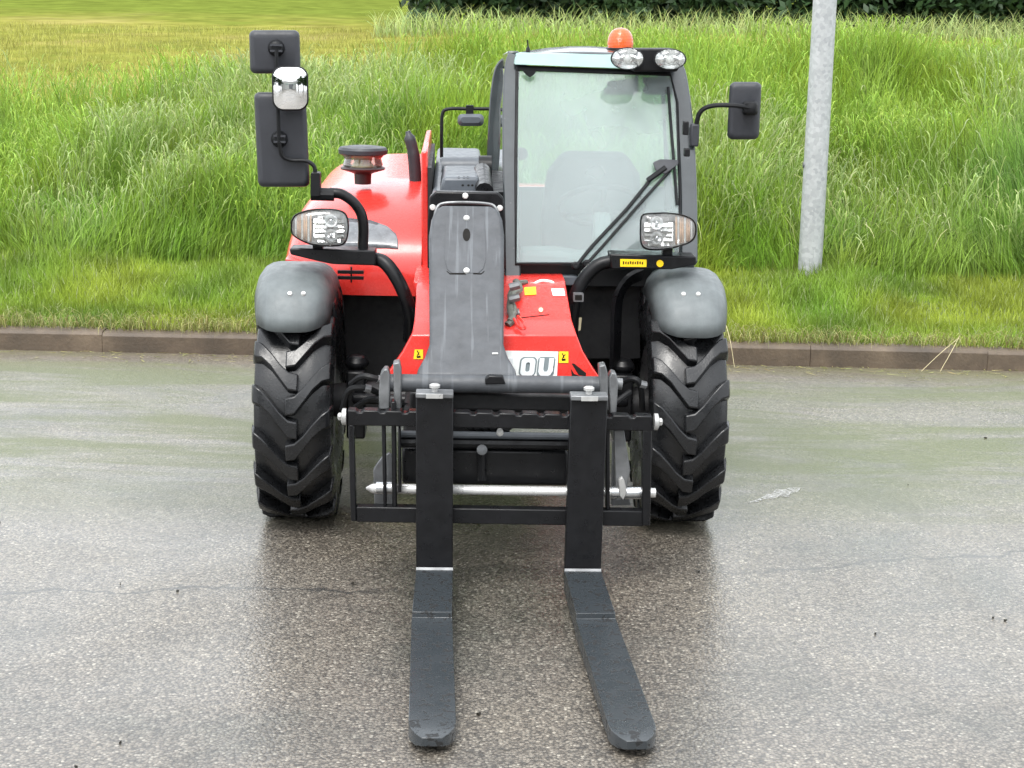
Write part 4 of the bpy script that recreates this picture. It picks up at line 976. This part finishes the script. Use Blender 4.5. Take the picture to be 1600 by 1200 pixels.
fr_ = MB()
gs = [Q(u, v, yw(v) - 0.028) for u, v in ws_px]
ws = MB().prism(gs, (0, 0.006, 0)).build('windscreen', 'screen', T)
seal = MB(); seal.tube(catmull(gs + gs[:1], 1), 0.006, 6); seal.build('windscreen_seal', 'blackmat', ws)
MB().prism([Q(808, 102, yw(104) - 0.034), Q(1048, 111, yw(104) - 0.034), Q(1050, 119, yw(112) - 0.034), Q(806, 110, yw(112) - 0.034)], (0, 0.03, 0)).build('windscreen_header', 'blackmat', T, bevel=0.003)
MB().prism([Q(816, 110, 0.23), Q(838, 111, 0.23), Q(834, 117, 0.23), Q(828, 121, 0.23), Q(822, 117, 0.23)], (0, 0.012, 0)).build('screen_hinge', 'blackmat', T)
vis = [Q(803, 101, 0.24), Q(960, 107, 0.24), Q(1050, 110, 0.24), Q(1046, 92, 0.29), Q(1000, 86, 0.31), Q(806, 82, 0.31)]
MB().prism(vis, (0, 0.04, 0)).build('roof_visor', 'tealvisor', T, bevel=0.006)
zr = Q(900, 82, 0.33).z
rows = []
for i in range(9):
    t = i / 8; y = 0.31 + (YRE - 0.31) * t; row = []
    xa = Q(803, 82, 0.31).x * (1 - t) + rear(789, 95).x * t; xb = Q(1050, 90, 0.31).x * (1 - t) + rear(1032, 100).x * t
    for j in range(9):
        s = j / 8; z = zr - 0.012 + 0.03 * math.sin(PI * s) * math.sin(PI * min(1, t * 0.9 + 0.08)) - 0.02 * abs(2 * s - 1) ** 4
        row.append(Vector((xa + (xb - xa) * s, y, z)))
    rows.append(row)
MB().grid(rows).build('roof_panel', 'cabpaint', T, sharp=60, solid=0.03)
# side and rear panes
lp_ = [Q(799, 440, YW0 + 0.03), Q(797, 220, yw(220) + 0.03), Q(800, 110, yw(110) + 0.03), rear(781, 106), rear(769, 200), rear(769, 330)]
MB().prism(lp_, (0.004, 0, 0)).build('side_window', 'sideglass', T)
rp_ = [Q(1077, 410, YW0 + 0.03), Q(1071, 200, yw(200) + 0.03), Q(1056, 112, yw(110) + 0.03), rear(1033, 106), rear(1043, 200), rear(1045, 345)]
MB().prism(rp_, (0.004, 0, 0)).build('door_window', 'sideglass', T)
MB().prism([rear(775, 290), rear(779, 108), rear(1032, 106), rear(1043, 290)], (0, 0.005, 0)).build('rear_window', 'sideglass', T)
MB().prism([rear(775, 292), rear(1043, 292), rear(1045, 420), rear(772, 420)], (0, 0.02, 0)).build('cab_rear_wall', 'cabin', T)
# door handle and hinges on the right pillar
for u, v, s in ((1071, 200, 0.05), (1073, 238, 0.03)): MB().box(Q(u, v, -0.0), (0.022, 0.03, s)).build('door_hinge', 'blackmat', T, bevel=0.004)
# interior
st_ = MB(); c = Q(925, 330, 0.75)
zc = 0.78
xs = Q(930, 300, 0.8).x
st_.box((xs, 0.70, zc), (0.42, 0.42, 0.12)); st_.build('seat', 'seat', T, bevel=0.04, seg=3)
MB().loft([[Vector((xs + a * k, 0.93 + b, z)) for a, b in ((-0.22, -0.04), (0.22, -0.04), (0.22, 0.05), (-0.22, 0.05))] for z, k in ((0.82, 0.95), (1.05, 1.0), (1.24, 0.9), (1.33, 0.6))]).build('backrest', 'seat', T, bevel=0.03, seg=3)
swc = Q(940, 322, 0.36); ax = Vector((0, 0.55, 0.83)).normalized(); e1 = Vector((1, 0, 0)); e2 = ax.cross(e1)
ring = [swc + (e1 * math.cos(2 * PI * k / 28) + e2 * math.sin(2 * PI * k / 28)) * 0.165 for k in range(29)]
sw = MB().tube(ring, 0.012, 8).build('steering_wheel', 'blackmat', T)
sp_ = MB()
for a in (0.5, 2.6, 4.7): sp_.tube([swc - ax * 0.02, swc + (e1 * math.cos(a) + e2 * math.sin(a)) * 0.16], 0.011, 6)
sp_.ball(swc - ax * 0.02, 0.04); sp_.build('steering_spoke', 'blackmat', sw)
MB().tube([swc - ax * 0.03, swc + Vector((0, -0.16, -0.40))], 0.035, 10).build('steering_column', 'cabin', T)
MB().prism([Q(810, 392, 0.10), Q(870, 392, 0.10), Q(905, 398, 0.10), Q(1055, 398, 0.10), Q(1055, 440, 0.10), Q(810, 440, 0.10)], (0, 0.16, 0)).build('dashboard', 'cabin', T, bevel=0.02)
for px in ([(946, 140), (950, 136), (950, 128), (988, 124), (998, 118), (998, 142), (994, 148), (944, 148)], [(1006, 142), (1010, 134), (1006, 128), (1006, 121), (1052, 123), (1054, 148), (1009, 148)]):
    MB().prism(pts(px, 0.36), (0, 0.05, 0)).build('overhead_console', 'blackmat', T, bevel=0.003)
MB().lathe([(0.025, 0), (0.025, 0.01)], Q(815, 240, 0.22), (0, -1, 0), 12).build('grab_knob', 'blackmat', T)
# roof lamps and beacon
MB().prism(pts([(988, 76), (1055, 76), (1066, 96), (1058, 112), (990, 112)], 0.14), (0, 0.16, 0)).build('lamp_bar', 'blackmat', T, bevel=0.006)
for u, v, ru, rv in ((980.5, 91.5, 26.5, 17.5), (1047, 92.5, 25.5, 16.5)):
    px = ell(u, v, ru, rv, 28)
    o = MB().loft([pts(shrink(px, 0.93), 0.055), pts(px, 0.052), pts(shrink(px, 1.01), 0.07), pts(shrink(px, 0.75), 0.13), pts(shrink(px, 0.4), 0.14)], False).build('work_light', 'blackmat', T, sharp=50)
    MB().loft([pts(shrink(px, 0.94), 0.055), pts(shrink(px, 0.75), 0.08), pts(shrink(px, 0.4), 0.1), pts(shrink(px, 0.12), 0.105)], 'end').build('reflector', 'reflector', o, sharp=70)
    MB().ball(Q(u, v, 0.075), 0.016, sc=(1, 0.6, 1)).build('bulb', 'zinc', o)
    for du, dv in ((-12, -7), (12, -7), (-12, 7), (12, 7)): MB().box(Q(u + du, v + dv, 0.068), (0.018, 0.006, 0.004), Matrix.Rotation(0.6 * (1 if du * dv > 0 else -1), 3, 'Y')).build('reflector_facet', 'dullsteel', o)
    MB().loft([pts(shrink(px, 0.95), 0.054), pts(shrink(px, 0.85), 0.045), pts(shrink(px, 0.45), 0.038)]).build('lens', 'clear', o, sharp=70)
bc = Q(969, 80, 0.55)
bo = MB().lathe([(0.058, -0.02), (0.058, 0.01), (0.052, 0.014)], bc, (0, 0, 1), 24).build('beacon', 'blackmat', T)
MB().lathe([(0.050, 0.012), (0.052, 0.03), (0.050, 0.05), (0.045, 0.066), (0.035, 0.080), (0.020, 0.089), (0.001, 0.092)], bc, (0, 0, 1), 28).build('beacon_dome', 'orange', bo)
MB().tube([Q(826, 84, 0.4), Q(824, 62, 0.4)], 0.003, 5).build('aerial', 'blackmat', T); MB().lathe([(0.012, -0.01), (0.008, 0.015), (0.002, 0.025)], Q(825, 82, 0.4), (0, 0, 1), 8).build('aerial_base', 'blackmat', T)
# wiper: two parallel arms and the upright blade on the right
wp = MB(); 
def on(u, v, o_=0.05): return Q(u, v, yw(v) - o_)
wp.tube([on(899, 417), on(925, 385), on(980, 326), on(1022, 274), on(1052, 254)], 0.007, 6)
wp.tube([on(916, 413), on(945, 381), on(1000, 318), on(1045, 268), on(1058, 252)], 0.006, 6)
wpo = wp.build('wiper_arm', 'blackmat', T)
MB().tube([on(1040, 262, 0.056), on(1012, 282, 0.056)], 0.011, 8).build('wiper_joint', 'blackmat', wpo)
MB().prism([on(u, v, 0.06) for u, v in ((1020, 254), (1032, 249), (1060, 250), (1060, 257), (1040, 272), (1026, 270))], (0, 0.012, 0)).build('wiper_head', 'plastic', wpo, bevel=0.003)
MB().tube(catmull([on(1044, 136, 0.034), on(1048, 190, 0.036), on(1053, 255, 0.040), on(1058, 320, 0.036)], 5), 0.006, 6).build('wiper_blade', 'blackmat', wpo)
for u, v in ((899, 415), (916, 412)): MB().lathe([(0.016, 0), (0.016, 0.02), (0.01, 0.026)], on(u, v, 0.03), (0, -1, 0.1), 12).build('wiper_pivot', 'blackmat', wpo)

# ---- coupler and fork carriage
YC = -0.80
MB().tube([Q(606, 598, YC), Q(957, 602, YC)], 0.030, 16).build('coupler_tube', 'cover', T)
lug_ = MB().prism(pts([(758, 592), (764, 587), (786, 588), (790, 600), (758, 601)], YC - 0.036), (0, 0.03, 0)).build('coupler_catch', 'black', T, bevel=0.004)
for u in (614, 622): pass
for px in ([(592, 612), (594, 585), (600, 577), (606, 577), (609, 585), (609, 640), (592, 640)], [(614, 568), (624, 566), (627, 580), (627, 640), (616, 640)]):
    MB().prism(pts(px, YC - 0.04), (0, 0.06, 0)).build('hook_plate', 'dullsteel', T, bevel=0.004)
for px in ([(936, 572), (946, 570), (950, 585), (951, 640), (939, 640)], [(952, 590), (956, 582), (963, 584), (966, 600), (963, 648), (953, 646)]):
    MB().prism(pts(px, YC - 0.04), (0, 0.06, 0)).build('hook_plate', 'dullsteel', T, bevel=0.004)
MB().tube([Q(948, 598, YC), Q(972, 600, YC)], 0.02, 12).build('coupler_pin', 'dullsteel', T)
# boom head and coupler frame behind the forks
MB().prism(pts([(640, 612), (925, 618), (925, 645), (640, 640)], YC + 0.06), (0, 0.25, 0)).build('boom_head', 'void', T, bevel=0.01)
MB().prism(pts([(628, 700), (888, 704), (888, 760), (628, 757)], -0.74), (0, 0.12, 0)).build('coupler_beam', 'black', T, bevel=0.012)
MB().tube([Q(753, 702, -0.76), Q(753, 750, -0.76)], 0.016, 10).build('coupler_rib', 'black', T)
MB().lathe([(0.018, 0), (0.018, 0.01), (0.01, 0.012)], Q(753, 703, -0.78), (0, -1, 0.3), 12).build('grease_cap', 'dullsteel', T)
MB().tube([Q(626, 678, -0.76), Q(890, 682, -0.76)], 0.012, 10).build('hydraulic_pipe', 'boom', T)
MB().tube([Q(626, 690, -0.75), Q(890, 694, -0.75)], 0.020, 10).build('hydraulic_pipe', 'black', T)
ho = MB()
for k in range(5):
    u = 716 + k * 12
    ho.tube(catmull([Q(u, 640, -0.6), Q(u + 6, 655, -0.72), Q(u + 16, 668, -0.74), Q(u + 30, 674, -0.72)], 4), 0.009, 6)
ho.build('hydraulic_hose', 'blackmat', T)
MB().lathe([(0.011, 0), (0.012, 0.02), (0.006, 0.026)], Q(781, 674, -0.80), (0, -1, 0), 12).build('hose_fitting', 'zinc', T)
MB().tube([Q(814, 634, -0.6), Q(862, 632, -0.6)], 0.02, 10).build('tilt_ram', 'dullsteel', T)
for s_, px in ((0, [(583, 735), (587, 728), (596, 715), (608, 708), (614, 712), (614, 790), (585, 790)]), (1, [(957, 690), (966, 690), (976, 735), (986, 790), (955, 790)])):
    MB().prism(pts(px, -0.76), (0, 0.02, 0)).build('coupler_side_plate', 'dullsteel', T, bevel=0.003)
MB().prism(pts([(630, 636), (792, 640), (792, 712), (630, 708)], -0.45), (0, 0.3, 0)).build('added_dark_backing', 'void', T, bevel=0.01)  # dark block added to black out the bright gap behind the carriage
for k, (a, b, c, d) in enumerate((((548, 600), (566, 588), (590, 592), (640, 602)), ((535, 640), (545, 610), (570, 606), (600, 618)), ((556, 636), (580, 622), (606, 626), (640, 636)), ((905, 640), (930, 622), (950, 634), (985, 612)), ((960, 604), (985, 592), (1000, 600), (1004, 640)))):
    yy = -0.45 + 0.03 * k
    hz_ = MB().tube(catmull([Q(*a, yy), Q(*b, yy - 0.04), Q(*c, yy - 0.05), Q(*d, yy)], 5), 0.011, 8).build('hydraulic_hose', 'blackmat', T)
    MB().tube([Q(*c, yy - 0.05), Q(c[0] + 9, c[1] + 2, yy - 0.045)], 0.0145, 8).build('hose_fitting', 'dullsteel', hz_)
# carriage
YF = -0.93
def bar(px, y, d, name, mat='black', bev=0.004): return MB().prism(pts(px, y), (0, d, 0)).build(name, mat, T, bevel=bev)
tb = [(543, 641)]
for k in range(13):
    u = 556 + k * 35.5; vv = 641 + (u - 543) * 0.0195
    tb += [(u, vv), (u + 3, vv + 3.5), (u + 9, vv + 3.5), (u + 12, vv)]
tb += [(1019, 650.5), (1019, 674), (543, 665)]
bar(tb, YF + 0.045, 0.05, 'carriage_top_bar')
bar([(556, 792), (1007, 799), (1006, 823), (557, 816)], YF + 0.05, 0.045, 'carriage_bottom_bar')
bar([(544, 664), (553, 664), (557, 815), (548, 815)], YF + 0.046, 0.045, 'carriage_side_post')
bar([(1004, 672), (1019, 672), (1016, 822), (1003, 822)], YF + 0.046, 0.045, 'carriage_side_post')
for px in ([(596, 664), (602, 664), (604, 792), (599, 792)], [(611, 628), (618, 628), (620, 793), (613, 793)], [(946, 668), (953, 668), (953, 797), (947, 797)], [(622, 668), (626, 668), (627, 770), (622, 770)]):
    bar(px, YF + 0.06, 0.05, 'carriage_upright')
MB().prism(pts([(959, 672), (975, 672), (985, 735), (975, 782), (962, 782)], YF + 0.1), (0, 0.03, 0)).build('carriage_gusset', 'dullsteel', T, bevel=0.003)
for u, v, d in ((541, 651, -1), (1022, 659, 1)):
    c = Q(u, v, YF + 0.06)
    k = MB().lathe([(0.028, 0), (0.028, 0.012), (0.018, 0.016)], c, (d, 0, 0), 14); k.lathe([(0.014, 0.01), (0.014, 0.024), (0.008, 0.028)], c, (d, 0, 0), 6)
    k.build('end_stop', 'greybolt', T)
pin = MB(); pin.tube([Q(572, 763, YF + 0.11), Q(582, 763, YF + 0.11), Q(1024, 770, YF + 0.11)], [0.004, 0.0165, 0.0165], 14); pin.build('locking_pin', 'chrome', T)
for u0, u1, v in ((588, 600, 762), (603, 612, 762), (955, 972, 769), (976, 1002, 770)): MB().tube([Q(u0, v, YF + 0.11), Q(u1, v, YF + 0.11)], 0.0215, 14).build('pin_collar', 'steel', T)
MB().prism(pts([(966, 750), (972, 745), (976, 752), (980, 770), (974, 782), (968, 775)], YF + 0.085), (0, 0.02, 0)).build('pin_clip', 'greybolt', T, bevel=0.003)
# ---- pallet forks: shank, blade with a step, bevelled tip
def fork(top, heel, step, tip, tipw, name='pallet_fork'):
    (t0, t1, tv), (h0, h1, hv) = top, heel
    y = YF
    TL, TR = Q(t0, tv, y), Q(t1, tv, y); HL, HR = Q(h0, hv, y), Q(h1, hv, y)
    wd = 0.122
    cen = (HL + HR) / 2; tc = (TL + TR) / 2
    X = Vector((wd / 2, 0, 0))
    sh = MB(); bk_ = Vector((0, 0.042, 0))
    low = cen - Vector((0, 0, 0.05))
    sh.prism([tc - X, tc + X, low + X, low - X], bk_)
    # blade
    zt0 = cen.z
    pS = QZ(*step, zt0 - 0.006); pT = QZ(*tip, 0.052)
    dr = (pT - cen); dr.z = 0; dr.normalize(); sd_ = Vector((-dr.y, dr.x, 0)) * -1
    def row(p, z, w_): return [Vector((p.x, p.y, z)) - sd_ * w_, Vector((p.x, p.y, z)) + sd_ * w_]
    bl = MB()
    hb = cen + Vector((0, 0.042, 0)); 
    S = pS; T_ = pT
    tipbase = T_ - dr * 0.085
    sgn = 1 if sd_.x > 0 else -1
    zs = zt0 - 0.022; zT = 0.055
    def prow(p, w_, ztop, zbot):
        a = Vector((p.x, p.y, 0)) - sd_ * sgn * w_; b = Vector((p.x, p.y, 0)) + sd_ * sgn * w_
        return [Vector((a.x, a.y, ztop)), Vector((b.x, b.y, ztop)), Vector((b.x, b.y, zbot)), Vector((a.x, a.y, zbot))]
    zb = zt0 - 0.072
    rings = [prow(cen, wd / 2, zt0, zb), prow(S, wd / 2, zt0 - 0.004, zb - 0.004), prow(S + dr * 0.002, wd / 2, zs, zb - 0.004),
             prow(S + dr * 0.004, tipw / 2, zs, zb - 0.004), prow(tipbase, tipw / 2, zT + 0.002, 0.014), prow(tipbase + dr * 0.03, tipw / 2 * 0.93, zT + 0.001, 0.016), prow(T_ - dr * 0.02, tipw / 2 * 0.70, zT - 0.001, 0.02), prow(T_, tipw / 2 * 0.42, zT - 0.005, 0.026)]
    bl.loft(rings)
    o = sh.build(name, 'black', T, bevel=0.004)
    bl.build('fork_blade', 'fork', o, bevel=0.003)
    MB().box(cen + Vector((0, -0.005, -0.001)), (wd, 0.012, 0.010), Matrix.Rotation(R(45), 3, 'X')).build('heel_wear_strip', 'dullsteel', o)
    tp = MB(); tp.box(tc + Vector((0, 0.02, 0.006)), (wd, 0.07, 0.016)); tp = tp.build('fork_hook', 'dullsteel', o, bevel=0.003)
    MB().box(tc + Vector((0, -0.017, 0.006)), (0.055, 0.008, 0.014)).build('latch_plate', 'greybolt', o)
    k = MB(); k.lathe([(0.011, 0), (0.011, 0.012), (0.018, 0.014), (0.018, 0.022), (0.012, 0.026)], tc + Vector((0, 0.02, 0.013)), (0, 0, 1), 12); k.build('latch_knob', 'greybolt', o)
    return o
fork((651, 707, 620), (650, 708, 889), (675, 957), (675, 1152), 0.126)
fork((892, 949, 624), (881, 940, 891), (931, 959), (995, 1157), 0.126)

# ================================================================ small things on the road
def flat_patch(name, cx, cy, pieces, mat, spread, size, z=0.004):
    m = MB()
    for k in range(pieces):
        x = cx + random.gauss(0, spread[0]); y = cy + random.gauss(0, spread[1]) + (x - cx) * 0.5; s = size * random.uniform(0.4, 1.2); n = 7
        m.prism([(x + s * 1.7 * math.cos(2 * PI * i / n) * random.uniform(0.6, 1.2), y + s * 0.55 * math.sin(2 * PI * i / n) * random.uniform(0.6, 1.2), z) for i in range(n)], (0, 0, -0.003))
    return m.build(name, mat)
outl = [(1168, 785), (1183, 780), (1190, 777), (1199, 771), (1206, 772), (1212, 764), (1225, 765), (1235, 761), (1251, 762), (1247, 768), (1236, 770), (1231, 776), (1219, 774), (1207, 780), (1198, 778), (1184, 783)]
mk = MB().prism([Ground(u, v, 0.004) for u, v in outl], (0, 0, -0.003)).build('pale_mark', 'mark')  # flat patchy white mark lying on the asphalt
tag(mk, 'small patchy white mark on the asphalt right of the front wheel', 'paint mark')
# dark bits of debris, clippings
m = MB()
for k in range(26):
    u, v = random.uniform(-200, 1800), random.uniform(640, 1230); p = Ground(u, v); s = random.uniform(0.002, 0.006) * (1.5 if random.random() < 0.06 else 1); n = 5
    m.prism([(p.x + s * math.cos(2 * PI * i / n) * random.uniform(0.5, 1.5), p.y + s * math.sin(2 * PI * i / n) * random.uniform(0.5, 1.2), 0.006 + random.uniform(0, 0.004)) for i in range(n)], (0, 0, -0.006))
tag(m.build('road_debris', 'debris'), 'dark crumbs of leaf litter scattered over the wet asphalt', 'debris', kind='stuff')
n = 700; x = rng.uniform(-4.5, 4.5, n); y = KY - np.abs(rng.normal(0, 0.12, n)) - 0.02
o = foliage_mesh('grass_clippings', *blades(x, y, rng.uniform(0.03, 0.14, n), rng.uniform(0.004, 0.008, n), np.full(n, 2.0), rng.uniform(0, 2 * PI, n), gcol(n, (0.30, 0.29, 0.12), 0.4), lev=(0, 0.5, 1.0), z=np.full(n, 0.006)) , 'grass')
me = o.data; co = np.empty(len(me.vertices) * 3, np.float32); me.vertices.foreach_get('co', co); co = co.reshape(-1, 3); co[:, 2] = 0.006 + 0.004 * rng.random(len(co)); me.vertices.foreach_set('co', co.ravel())
tag(o, 'pale grass clippings lying on the road along the kerb', 'grass clippings', kind='stuff')
# two long dry straws leaning on the kerb at the right
s_ = MB()
for (a, b) in (((1437, 578), (1498, 528)), ((1462, 575), (1500, 524)), ((588, 548), (600, 518)), ((1139, 560), (1132, 500))):
    p0 = Ground(*a); p0.y = KY - 0.06; p1 = W(b[0], b[1], KY + 0.06); s_.tube(catmull([p0, (p0 + p1) / 2 + Vector((0, -0.03, 0.02)), p1], 4), 0.0018, 5)
M['straw'] = paint('dry_straw', (0.5, 0.44, 0.26), 0.7)
tag(s_.build('straw', 'straw'), 'long dry straws leaning against the kerb face', 'straw', kind='stuff')
bpy.context.view_layer.update()
